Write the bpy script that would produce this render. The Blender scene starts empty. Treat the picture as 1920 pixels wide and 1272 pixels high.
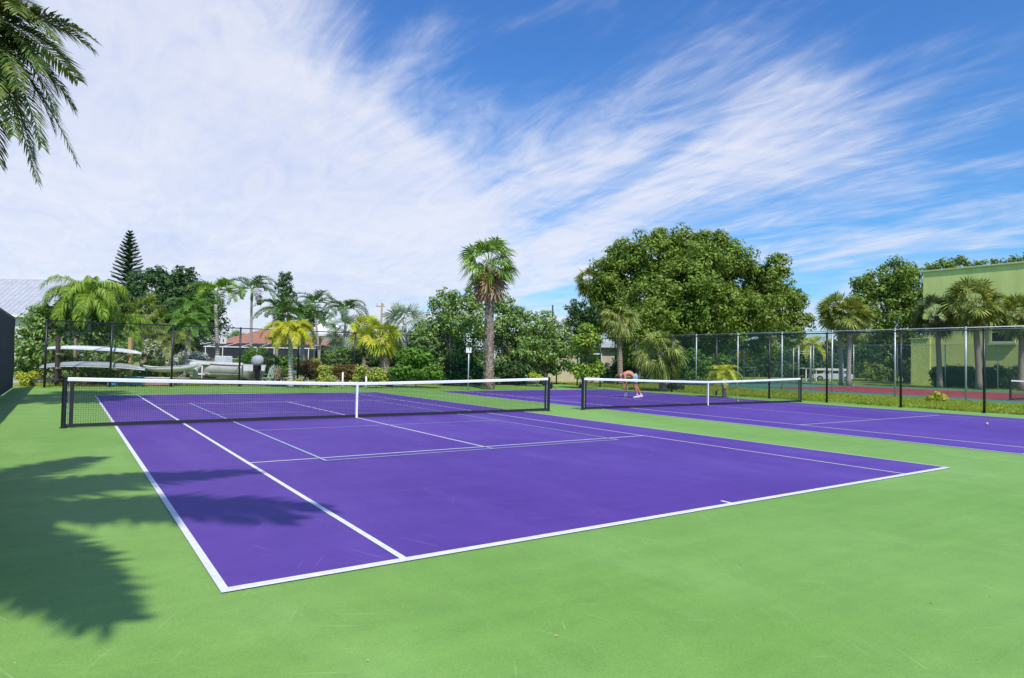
import bpy, bmesh, math, random
import numpy as np
from mathutils import Vector, Matrix
PI=math.pi
random.seed(7); RNG=np.random.default_rng(7)
S=bpy.context.scene; COL=S.collection
# ------------------------------------------------------------------ camera
CX,CY,CZ,YAW,PIT,ROL,FP=-6.4032,-16.6441,1.6057,0.5981,0.0320,0.0193,1225.57
_cy,_sy=math.cos(YAW),math.sin(YAW)
CF=np.array([_sy*math.cos(PIT),_cy*math.cos(PIT),math.sin(PIT)]); _R=np.array([_cy,-_sy,0.]); _U=np.cross(_R,CF)
CR=_R*math.cos(ROL)+_U*math.sin(ROL); CU=-_R*math.sin(ROL)+_U*math.cos(ROL); CC=np.array([CX,CY,CZ])
cd=bpy.data.cameras.new('camera'); cam=bpy.data.objects.new('camera',cd); COL.objects.link(cam)
cd.sensor_width=36; cd.lens=FP/1920*36; cd.clip_end=3000; cd.clip_start=.05
M=Matrix(((CR[0],CU[0],-CF[0],CX),(CR[1],CU[1],-CF[1],CY),(CR[2],CU[2],-CF[2],CZ),(0,0,0,1)))
cam.matrix_world=M; S.camera=cam
def at(px,py,D):   # point of the survey photograph (full-size pixels) at depth D metres
    return CC+D*(CF+CR*(px-960)/FP-CU*(py-636)/FP)
def gnd(px,D,z=0.):
    a=(px-960)/FP; b=((CZ-z)/D+CF[2]+CR[2]*a)/CU[2]
    return CC+D*(CF+CR*a-CU*b)
def hgt(px,py,D): return float(at(px,py,D)[2])
def ppm(D): return FP/D
# ------------------------------------------------------------------ materials
def newmat(n):
    m=bpy.data.materials.new(n); m.use_nodes=True; nt=m.node_tree; nt.nodes.clear()
    out=nt.nodes.new('ShaderNodeOutputMaterial'); return m,nt,out
def N(nt,t,**k):
    n=nt.nodes.new(t)
    for a,b in k.items(): setattr(n,a,b)
    return n
def ramp(nt,fac,stops):
    r=N(nt,'ShaderNodeValToRGB'); e=r.color_ramp.elements
    while len(e)<len(stops): e.new(.5)
    for i,(p,c) in enumerate(stops): e[i].position=p; e[i].color=(*c,1)
    nt.links.new(fac,r.inputs[0]); return r.outputs[0]
def noise(nt,scale,detail=4,rough=.55,stretch=None,coord='Object'):
    tc=N(nt,'ShaderNodeTexCoord'); n=N(nt,'ShaderNodeTexNoise'); n.inputs['Scale'].default_value=scale
    n.inputs['Detail'].default_value=detail; n.inputs['Roughness'].default_value=rough
    if stretch:
        mp=N(nt,'ShaderNodeMapping'); mp.inputs['Scale'].default_value=stretch
        nt.links.new(tc.outputs[coord],mp.inputs[0]); nt.links.new(mp.outputs[0],n.inputs[0])
    else: nt.links.new(tc.outputs[coord],n.inputs[0])
    return n.outputs[0]
def mix(nt,f,a,b,mode='MIX'):
    m=N(nt,'ShaderNodeMix',data_type='RGBA',blend_type=mode)
    for s,v in ((0,f),(6,a),(7,b)):
        if hasattr(v,'is_linked') or hasattr(v,'links'): nt.links.new(v,m.inputs[s])
        else: m.inputs[s].default_value=v if s==0 else (*v,1)
    return m.outputs[2]
def pbr(name,col,rough=.6,metal=0,var=.12,vs=6,bump=0,bs=60,stretch=None,spec=.5,coat=0):
    m,nt,out=newmat(name); b=N(nt,'ShaderNodeBsdfPrincipled'); nt.links.new(b.outputs[0],out.inputs[0])
    c0=tuple(max(0,c*(1-var)) for c in col); c1=tuple(min(1,c*(1+var)) for c in col)
    nt.links.new(ramp(nt,noise(nt,vs,5,.6,stretch),[(.3,c0),(.7,c1)]),b.inputs['Base Color'])
    b.inputs['Roughness'].default_value=rough; b.inputs['Metallic'].default_value=metal
    b.inputs['Specular IOR Level'].default_value=spec; b.inputs['Coat Weight'].default_value=coat
    if bump:
        bp=N(nt,'ShaderNodeBump'); bp.inputs['Strength'].default_value=bump; bp.inputs['Distance'].default_value=.01
        nt.links.new(noise(nt,bs,4,.6,stretch),bp.inputs['Height']); nt.links.new(bp.outputs[0],b.inputs['Normal'])
    return m
def leafmat(name,cols,trans=.22,rough=.5,spec=.25):
    m,nt,out=newmat(name); g=N(nt,'ShaderNodeNewGeometry')
    st=[(i/(len(cols)-1) if len(cols)>1 else 0,c) for i,c in enumerate(cols)]
    st=[(a_,tuple(min(.8,x*1.2) for x in c_)) for a_,c_ in st]; c=ramp(nt,g.outputs['Random Per Island'],st)
    b=N(nt,'ShaderNodeBsdfPrincipled'); b.inputs['Roughness'].default_value=rough; b.inputs['Specular IOR Level'].default_value=spec
    t=N(nt,'ShaderNodeBsdfTranslucent'); nt.links.new(c,b.inputs['Base Color'])
    t2=mix(nt,1.,c,(1.25,1.2,.5),'MULTIPLY'); nt.links.new(t2,t.inputs[0])
    mx=N(nt,'ShaderNodeMixShader'); mx.inputs[0].default_value=trans
    nt.links.new(b.outputs[0],mx.inputs[1]); nt.links.new(t.outputs[0],mx.inputs[2]); nt.links.new(mx.outputs[0],out.inputs[0])
    return m
MT={}
def courtmat(name,col,col2):
    m,nt,out=newmat(name); b=N(nt,'ShaderNodeBsdfPrincipled'); nt.links.new(b.outputs[0],out.inputs[0])
    big=ramp(nt,noise(nt,.22,6,.62),[(.32,col),(.7,col2)])
    # fine acrylic grit, chalky scuffs and tiny specks
    gr=ramp(nt,noise(nt,130,3,.8),[(.33,(.74,.74,.74)),(.67,(1.22,1.22,1.22))])
    c=mix(nt,.9,big,gr,'MULTIPLY')
    md=ramp(nt,noise(nt,2.4,7,.7),[(.3,(.90,.91,.92)),(.7,(1.08,1.07,1.05))]); c=mix(nt,1.,c,md,'MULTIPLY')
    sq=ramp(nt,noise(nt,1.0,5,.65,(.35,5,1)),[(.35,(.94,.94,.94)),(.65,(1.05,1.05,1.05))]); c=mix(nt,.8,c,sq,'MULTIPLY')
    sw=noise(nt,.5,8,.72,(1,.25,1)); sf=ramp(nt,sw,[(.5,(0,0,0)),(.74,(1,1,1))])
    sfm=N(nt,'ShaderNodeMath',operation='MULTIPLY'); nt.links.new(sf,sfm.inputs[0]); sfm.inputs[1].default_value=.34
    c=mix(nt,sfm.outputs[0],c,tuple(min(1,x*1.25+.07) for x in col2))
    tc=N(nt,'ShaderNodeTexCoord')
    for sc,th,colr,am in ((2.2,.022,(.02,.02,.015),.85),(3.1,.016,(.75,.78,.7),.7)):
        vo=N(nt,'ShaderNodeTexVoronoi'); vo.inputs['Scale'].default_value=sc; nt.links.new(tc.outputs['Object'],vo.inputs[0])
        sp=N(nt,'ShaderNodeSeparateColor'); nt.links.new(vo.outputs['Color'],sp.inputs[0])
        l=N(nt,'ShaderNodeMath',operation='LESS_THAN'); nt.links.new(vo.outputs['Distance'],l.inputs[0]); l.inputs[1].default_value=th
        l2=N(nt,'ShaderNodeMath',operation='GREATER_THAN'); nt.links.new(sp.outputs[0],l2.inputs[0]); l2.inputs[1].default_value=.62
        mm=N(nt,'ShaderNodeMath',operation='MULTIPLY'); nt.links.new(l.outputs[0],mm.inputs[0]); nt.links.new(l2.outputs[0],mm.inputs[1])
        m3=N(nt,'ShaderNodeMath',operation='MULTIPLY'); nt.links.new(mm.outputs[0],m3.inputs[0]); m3.inputs[1].default_value=am
        c=mix(nt,m3.outputs[0],c,colr)
    # ball and shoe scuff streaks
    for ang,sc in ((.5,(1.1,26,1)),(2.1,(1.4,30,1)),(1.2,(.8,22,1))):
        mp=N(nt,'ShaderNodeMapping'); mp.inputs['Rotation'].default_value=(0,0,ang)
        mp2=N(nt,'ShaderNodeMapping'); mp2.inputs['Scale'].default_value=sc
        nt.links.new(tc.outputs['Object'],mp.inputs[0]); nt.links.new(mp.outputs[0],mp2.inputs[0])
        nn=N(nt,'ShaderNodeTexNoise'); nn.inputs['Scale'].default_value=1.3; nn.inputs['Detail'].default_value=2; nt.links.new(mp2.outputs[0],nn.inputs[0])
        k=ramp(nt,nn.outputs[0],[(.69,(0,0,0)),(.76,(.42,.42,.42))]); c=mix(nt,k,c,tuple(min(1,x*1.2+.12) for x in col2))
    nt.links.new(c,b.inputs['Base Color']); b.inputs['Roughness'].default_value=.62; b.inputs['Specular IOR Level'].default_value=.35
    bp=N(nt,'ShaderNodeBump'); bp.inputs['Strength'].default_value=.18; bp.inputs['Distance'].default_value=.004
    nt.links.new(noise(nt,220,2,.6),bp.inputs['Height']); nt.links.new(bp.outputs[0],b.inputs['Normal'])
    return m
MT['green']=courtmat('court_green',(.168,.34,.052),(.23,.41,.088))
MT['purple']=courtmat('court_purple',(.086,.033,.265),(.120,.057,.33))
MT['red']=courtmat('court_red',(.30,.035,.04),(.38,.055,.06))
MT['dgreen']=courtmat('court_old_green',(.06,.22,.12),(.10,.30,.18))
MT['line']=pbr('line_paint',(.76,.76,.75),.5,var=.12,vs=14,bump=.3,bs=120)
MT['thin']=pbr('thin_line_paint',(.62,.60,.58),.5,var=.1,vs=9)
MT['pick']=pbr('pale_blue_green_line_paint',(.34,.42,.52),.5,var=.1,vs=9)
MT['cream']=pbr('cream_line_paint',(.58,.52,.52),.5,var=.1)
MT['black']=pbr('black_coated_metal',(.012,.012,.018),.42,var=.2)
MT['wire']=pbr('black_vinyl_wire',(.012,.016,.018),.5)
MT['net']=pbr('black_net_cord',(.012,.013,.018),.7)
MT['tape']=pbr('white_net_tape',(.82,.82,.81),.6,var=.04,bump=.2,bs=80)
MT['screen']=pbr('navy_windscreen_mesh',(.018,.018,.045),.75,var=.3,vs=3,stretch=(1,1,.15),bump=.4,bs=8)
MT['galv']=pbr('galvanised_steel',(.50,.54,.56),.42,.35,var=.15,vs=12)
MT['gwire']=pbr('green_grey_wire',(.10,.20,.17),.5,.2)
MT['steel']=pbr('bright_steel',(.6,.6,.6),.3,.9)
MT['white']=pbr('white_paint',(.78,.78,.76),.4,var=.07,vs=5)
MT['gel']=pbr('white_gelcoat',(.74,.76,.78),.22,var=.06,vs=3,coat=.4)
MT['boatcream']=pbr('cream_gelcoat',(.56,.54,.49),.3,var=.12,vs=2,coat=.2)
MT['greygel']=pbr('grey_gelcoat',(.36,.38,.40),.3,var=.1,vs=3)
MT['wood']=pbr('weathered_wood',(.32,.24,.14),.8,var=.35,vs=5,stretch=(12,12,1),bump=.5,bs=12)
MT['ywood']=pbr('yellow_pine_post',(.50,.34,.12),.75,var=.25,vs=5,stretch=(12,12,1),bump=.4,bs=12)
MT['dwood']=pbr('dark_wood',(.06,.045,.04),.8,var=.3,vs=5,stretch=(12,12,1))
MT['conc']=pbr('pale_concrete',(.46,.43,.37),.85,var=.2,vs=4,bump=.4,bs=30)
MT['stucco']=pbr('yellow_green_stucco',(.72,.79,.25),.85,var=.11,vs=1.2,bump=.5,bs=25,stretch=(1,1,.25))
MT['stucco_trim']=pbr('pale_green_trim',(.50,.56,.30),.8,var=.06)
MT['cream_wall']=pbr('cream_stucco',(.58,.50,.34),.85,var=.12,vs=2,bump=.3,bs=25)
MT['white_wall']=pbr('white_stucco',(.66,.64,.62),.85,var=.08,vs=2,bump=.3,bs=25)
MT['glass']=pbr('dark_window_glass',(.015,.016,.022),.08,var=.3,vs=2,spec=.8)
MT['cage']=pbr('charcoal_insect_screen',(.022,.024,.032),.8,var=.5,vs=.35)
def roofmat(name,c0,c1,sx,sy):
    m,nt,out=newmat(name); b=N(nt,'ShaderNodeBsdfPrincipled'); nt.links.new(b.outputs[0],out.inputs[0])
    nt.links.new(ramp(nt,noise(nt,3,5,.7),[(.3,c0),(.7,c1)]),b.inputs['Base Color']); b.inputs['Roughness'].default_value=.7
    w=N(nt,'ShaderNodeTexWave'); w.inputs['Scale'].default_value=sx; w.inputs['Distortion'].default_value=.2
    tc=N(nt,'ShaderNodeTexCoord'); nt.links.new(tc.outputs['Object'],w.inputs[0])
    bp=N(nt,'ShaderNodeBump'); bp.inputs['Strength'].default_value=.8; bp.inputs['Distance'].default_value=.08
    nt.links.new(w.outputs[1],bp.inputs['Height']); nt.links.new(bp.outputs[0],b.inputs['Normal']); return m
MT['terra']=roofmat('terracotta_tiles',(.36,.14,.09),(.56,.27,.18),1.2,0)
MT['metalroof']=pbr('white_metal_roof',(.42,.42,.44),.5,var=.12,vs=1.5)
MT['seam']=pbr('roof_seam_metal',(.50,.50,.50),.45)
MT['teal']=pbr('teal_canvas',(.05,.42,.38),.8,var=.2)
MT['blue']=pbr('blue_plastic',(.04,.30,.42),.5,var=.15)
MT['pink']=pbr('faded_pink_plastic',(.55,.36,.34),.6,var=.15)
MT['greyc']=pbr('grey_cover',(.42,.43,.50),.8,var=.12)
MT['yellow']=pbr('yellow_board',(.72,.52,.03),.6)
MT['tan']=pbr('tan_canvas',(.50,.34,.22),.8)
MT['palegreen']=pbr('pale_green_plastic',(.34,.48,.36),.6)
MT['carp']=pbr('white_car_paint',(.72,.73,.76),.25,coat=.6,var=.03)
MT['rubber']=pbr('tyre_rubber',(.015,.015,.015),.8)
MT['skin']=pbr('tanned_skin',(.60,.24,.13),.55,var=.12,vs=9)
MT['hair']=pbr('brown_hair',(.10,.035,.02),.7,var=.3,vs=40)
MT['shoe']=pbr('white_shoe',(.75,.74,.72),.6)
MT['ball']=pbr('tennis_ball_felt',(.68,.74,.10),.9)
MT['bark']=pbr('grey_brown_bark',(.17,.13,.10),.9,var=.4,vs=5,stretch=(1,1,.3),bump=.8,bs=10)
def palmtrunk(name,c0,c1,rings):
    m,nt,out=newmat(name); b=N(nt,'ShaderNodeBsdfPrincipled'); nt.links.new(b.outputs[0],out.inputs[0]); b.inputs['Roughness'].default_value=.85
    w=N(nt,'ShaderNodeTexWave',bands_direction='Z'); w.inputs['Scale'].default_value=rings; w.inputs['Distortion'].default_value=1.5; w.inputs['Detail'].default_value=3
    tc=N(nt,'ShaderNodeTexCoord'); nt.links.new(tc.outputs['Object'],w.inputs[0])
    c=mix(nt,noise(nt,4,5,.7),c0,c1); k=ramp(nt,w.outputs[1],[(.0,(.55,.55,.55)),(.3,(1,1,1))])
    nt.links.new(mix(nt,1.,c,k,'MULTIPLY'),b.inputs['Base Color'])
    bp=N(nt,'ShaderNodeBump'); bp.inputs['Strength'].default_value=.6; bp.inputs['Distance'].default_value=.03
    nt.links.new(w.outputs[1],bp.inputs['Height']); nt.links.new(bp.outputs[0],b.inputs['Normal']); return m
MT['ptrunk']=palmtrunk('pale_palm_trunk',(.34,.30,.27),(.52,.47,.42),2.2)
MT['btrunk']=palmtrunk('brown_palm_trunk',(.26,.19,.14),(.44,.35,.27),2.6)
MT['boot']=leafmat('palm_boot_fibre',[(.40,.30,.21),(.27,.18,.12),(.52,.43,.34),(.20,.13,.09)],.05,.8,.2)
MT['shaft']=pbr('green_crownshaft',(.16,.30,.07),.4,var=.15,vs=3)
MT['flower']=leafmat('white_blossom',[(.75,.76,.70),(.82,.82,.80)],.2)
L=lambda n,*c,**k: MT.__setitem__(n,leafmat('leaf_'+n,list(c),**k))
L('ficus',(.055,.11,.012),(.10,.17,.02),(.17,.235,.03),(.25,.31,.045))
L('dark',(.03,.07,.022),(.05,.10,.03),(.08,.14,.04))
L('grape',(.06,.13,.03),(.11,.21,.045),(.19,.29,.055),(.31,.37,.11),spec=.4)
L('bright',(.06,.14,.02),(.10,.21,.03),(.17,.30,.04))
L('queen',(.09,.18,.022),(.15,.27,.03),(.22,.35,.04),(.40,.42,.05))
L('yellow',(.32,.40,.03),(.48,.48,.03),(.52,.40,.03),(.22,.34,.03))
L('yellowgreen',(.20,.32,.03),(.32,.42,.04),(.50,.52,.06),(.55,.35,.05))
L('coco',(.05,.10,.025),(.085,.155,.035),(.16,.22,.05),(.30,.30,.09))
L('royal',(.045,.10,.028),(.075,.15,.035),(.13,.22,.05))
L('sabal',(.08,.125,.025),(.14,.19,.035),(.24,.29,.055),(.42,.40,.11))
L('sabalshade',(.04,.07,.03),(.06,.10,.03),(.11,.14,.05))  # darker copy of sabal, with the palm's shade painted into the leaf colour
L('wash',(.055,.12,.02),(.10,.20,.025),(.17,.29,.04),(.34,.40,.06))
L('silver',(.20,.27,.19),(.30,.36,.26),(.38,.43,.33),(.14,.20,.12))
L('dead',(.40,.24,.12),(.30,.17,.09),(.52,.36,.22),(.22,.13,.08),trans=.15)
L('deadgrey',(.38,.33,.28),(.30,.25,.20),(.46,.42,.36),trans=.15)
L('croton',(.28,.32,.04),(.44,.44,.08),(.15,.24,.04),(.50,.50,.16))
L('redbush',(.13,.05,.03),(.10,.13,.03),(.22,.08,.04),(.08,.12,.03))
L('pine',(.018,.05,.022),(.03,.075,.03),(.045,.10,.045))
L('grass',(.17,.32,.02),(.28,.40,.03),(.38,.46,.05),(.40,.32,.07),(.10,.24,.02),trans=.4)
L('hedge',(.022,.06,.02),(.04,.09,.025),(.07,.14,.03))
# ------------------------------------------------------------------ mesh helpers
class MB:
    def __init__(s): s.v=[]; s.f=[]
    def add(s,vs,fs):
        o=len(s.v); s.v+= [tuple(float(c) for c in v) for v in vs]; s.f+=[tuple(i+o for i in f) for f in fs]
    def box(s,c,d,rz=0,bev=0):
        x,y,z=[k/2 for k in d]; ca,sa=math.cos(rz),math.sin(rz)
        b=min(bev,x*.9,y*.9,z*.9) if bev else 0
        if not b:
            P=[(sx*x,sy*y,sz*z) for sz in(-1,1) for sx,sy in((-1,-1),(1,-1),(1,1),(-1,1))]; Fc=[(3,2,1,0),(4,5,6,7),(0,1,5,4),(1,2,6,5),(2,3,7,6),(3,0,4,7)]
        else:
            bm=bmesh.new(); bmesh.ops.create_cube(bm,size=1)
            for v in bm.verts: v.co=Vector((v.co.x*2*x,v.co.y*2*y,v.co.z*2*z))
            bmesh.ops.bevel(bm,geom=bm.edges[:],offset=b,segments=2,affect='EDGES',profile=.6)
            bm.verts.index_update(); P=[tuple(v.co) for v in bm.verts]; Fc=[tuple(v.index for v in f.verts) for f in bm.faces]; bm.free()
        s.add([(c[0]+p[0]*ca-p[1]*sa,c[1]+p[0]*sa+p[1]*ca,c[2]+p[2]) for p in P],Fc)
    def tube(s,pts,rad,n=10,cap=True):
        pts=[Vector(p) for p in pts]; rad=rad if isinstance(rad,(list,tuple)) else [rad]*len(pts)
        up=Vector((0,0,1)); rings=[]
        for i,p in enumerate(pts):
            t=(pts[min(i+1,len(pts)-1)]-pts[max(i-1,0)]).normalized()
            a=up if abs(t.z)<.9 else Vector((1,0,0)); u=t.cross(a).normalized(); w=t.cross(u).normalized()
            rings.append([p+(u*math.cos(2*PI*k/n)+w*math.sin(2*PI*k/n))*rad[i] for k in range(n)])
        vs=[v for r in rings for v in r]; fs=[]
        for i in range(len(pts)-1):
            for k in range(n):
                k2=(k+1)%n; fs.append((i*n+k,i*n+k2,(i+1)*n+k2,(i+1)*n+k))
        if cap: fs+= [tuple(range(n)),tuple(range((len(pts)-1)*n,len(pts)*n))[::-1]]
        s.add(vs,fs)
    def lathe(s,prof,c=(0,0,0),n=20):
        vs=[(c[0]+r*math.cos(2*PI*k/n),c[1]+r*math.sin(2*PI*k/n),c[2]+z) for r,z in prof for k in range(n)]; fs=[]
        for i in range(len(prof)-1):
            for k in range(n): fs.append((i*n+k,i*n+(k+1)%n,(i+1)*n+(k+1)%n,(i+1)*n+k))
        s.add(vs,fs)
    def loft(s,rings,cap=True):
        n=len(rings[0]); vs=[v for r in rings for v in r]; fs=[]
        for i in range(len(rings)-1):
            for k in range(n): fs.append((i*n+k,i*n+(k+1)%n,(i+1)*n+(k+1)%n,(i+1)*n+k))
        if cap: fs+=[tuple(range(n))[::-1],tuple(range((len(rings)-1)*n,len(rings)*n))]
        s.add(vs,fs)
    def obj(s,name,mat,parent=None,smooth=False,loc=None):
        me=bpy.data.meshes.new(name); me.from_pydata(s.v,[],s.f); me.materials.append(MT[mat])
        if smooth:
            for p in me.polygons: p.use_smooth=True
        bm=bmesh.new(); bm.from_mesh(me); bmesh.ops.recalc_face_normals(bm,faces=bm.faces); bm.to_mesh(me); bm.free()
        o=bpy.data.objects.new(name,me); COL.objects.link(o)
        if loc is not None: o.location=loc
        if parent: o.parent=parent
        return o
def qobj(name,Q,mat,parent=None,smooth=False):
    """Q: (n,4,3) array of quads (world or parent coordinates)"""
    Q=np.asarray(Q,dtype=np.float32); n=len(Q); me=bpy.data.meshes.new(name)
    me.vertices.add(n*4); me.vertices.foreach_set('co',Q.reshape(-1)); me.loops.add(n*4)
    me.loops.foreach_set('vertex_index',np.arange(n*4,dtype=np.int32)); me.polygons.add(n)
    me.polygons.foreach_set('loop_start',np.arange(0,n*4,4,dtype=np.int32)); me.update(calc_edges=True); me.validate()
    me.materials.append(MT[mat]); o=bpy.data.objects.new(name,me); COL.objects.link(o)
    if parent: o.parent=parent
    return o
def strips(name,V,F,mat,parent=None):
    me=bpy.data.meshes.new(name); me.from_pydata([tuple(v) for v in V],[],F); me.materials.append(MT[mat])
    o=bpy.data.objects.new(name,me); COL.objects.link(o)
    if parent: o.parent=parent
    return o
def tag(o,label=None,cat=None,group=None,kind=None):
    if label: o['label']=label
    if cat: o['category']=cat
    if group: o['group']=group
    if kind: o['kind']=kind
    return o
def thing(name,loc,label,cat,group=None,rz=0):
    o=bpy.data.objects.new(name,None); COL.objects.link(o); o.location=loc; o.rotation_euler=(0,0,rz); o.empty_display_size=.2
    return tag(o,label,cat,group)
def sheet(name,x0,x1,y0,y1,z,mat,sub=None):
    mb=MB(); mb.add([(x0,y0,z),(x1,y0,z),(x1,y1,z),(x0,y1,z)],[(0,1,2,3)]); return tag(mb.obj(name,mat),kind='structure')
# ------------------------------------------------------------------ ground and courts
def groundmat():
    m,nt,out=newmat('soil_and_grass'); b=N(nt,'ShaderNodeBsdfPrincipled'); nt.links.new(b.outputs[0],out.inputs[0]); b.inputs['Roughness'].default_value=.9
    a=ramp(nt,noise(nt,.35,7,.65),[(.30,(.26,.20,.11)),(.42,(.28,.32,.06)),(.62,(.22,.32,.04)),(.8,(.36,.38,.08))])
    g=ramp(nt,noise(nt,9,5,.7),[(.3,(.7,.7,.7)),(.7,(1.2,1.2,1.2))]); nt.links.new(mix(nt,1.,a,g,'MULTIPLY'),b.inputs['Base Color'])
    bp=N(nt,'ShaderNodeBump'); bp.inputs['Strength'].default_value=.6; bp.inputs['Distance'].default_value=.05
    nt.links.new(noise(nt,25,4,.7),bp.inputs['Height']); nt.links.new(bp.outputs[0],b.inputs['Normal']); return m
MT['ground']=groundmat()
sheet('ground',-900,900,-900,900,-.012,'ground')
sheet('court_surround',-8.3,21.75,-24,18.75,-.004,'green')
C2=14.15
sheet('purple_court_near',-5.485,5.485,-11.885,11.885,0,'purple')
sheet('purple_court_far',C2-5.485,C2+5.485,-11.885,11.885,0,'purple')
def lines(name,cx,dw,sw,mat1,pick):
    z=.004; mb=MB()
    def r(x0,x1,y0,y1,zz=z): mb.add([(cx+x0,y0,zz),(cx+x1,y0,zz),(cx+x1,y1,zz),(cx+x0,y1,zz)],[(0,1,2,3)])
    w=.05; X=5.485; Y=11.885; sx=4.115
    for s in(-1,1):
        r(min(s*X,s*(X-dw)),max(s*X,s*(X-dw)),-Y+.0,Y); 
        r(-X+dw,X-dw,min(s*Y,s*(Y-.08)),max(s*Y,s*(Y-.08)))
    return mb,r
def court_lines(cx,name,outer_r,inner_r,bold):
    z=.004
    def mk(rects,mat,z):
        mb=MB()
        for x0,x1,y0,y1 in rects: mb.add([(cx+x0,y0,z),(cx+x1,y0,z),(cx+x1,y1,z),(cx+x0,y1,z)],[(0,1,2,3)])
        return mb
    X=5.485;Y=11.885;w=.1
    a=[]; 
    a+=[(-X,-X+bold,-Y,Y),(-4.115-bold/2,-4.115+bold/2,-Y+.09,Y-.09)]
    a+=[(-X+bold,X-.05,-Y,-Y+.09),(-.025,.025,-Y+.09,-Y+.22)]
    tag(mk(a,None,z).obj('court_lines','line'),kind='structure')
    b=[(X-.05,X,-Y,Y),(4.09,4.14,-Y+.09,Y-.06),(-X+bold,X-.05,Y-.06,Y),(-4.115+bold/2,4.09,-6.43,-6.375),(-4.115+bold/2,4.09,6.375,6.43),(-.028,.028,-6.375,6.375)]
    tag(mk(b,None,z).obj('court_lines',outer_r),kind='structure')
    if inner_r:
        p=[(-3.075,-3.025,-6.73,6.73),(3.025,3.075,-6.73,6.73),(-3.025,3.025,-6.73,-6.68),(-3.025,3.025,6.68,6.73),(-3.025,3.025,-2.155,-2.11),(-3.025,3.025,2.11,2.155),(-.025,.025,-6.68,-6.43),(-.025,.025,6.43,6.68)]
        tag(mk(p,None,z+.004).obj('court_lines',inner_r),kind='structure')
court_lines(0,'a','thin','pick',.058)
court_lines(C2,'b','cream',None,.055)
# older red court beyond the grass
sheet('red_court_surround',30.2,52.5,-26,20.5,-.004,'dgreen')
sheet('red_court',34.4,47.4,-26,11.8,0,'red')
mb=MB()
for x0,x1,y0,y1 in ((35.2,35.26,-26,11.7),(36.6,36.66,-26,11.7),(45.2,45.26,-26,11.7),(46.6,46.66,-26,11.7),(35.26,46.6,11.64,11.7),(36.66,45.2,4.2,4.26),(36.66,45.2,-8.6,-8.54),(40.9,40.96,-8.54,4.2)):
    mb.add([(x0,y0,.004),(x1,y0,.004),(x1,y1,.004),(x0,y1,.004)],[(0,1,2,3)])
tag(mb.obj('court_lines','thin'),kind='structure')
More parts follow.
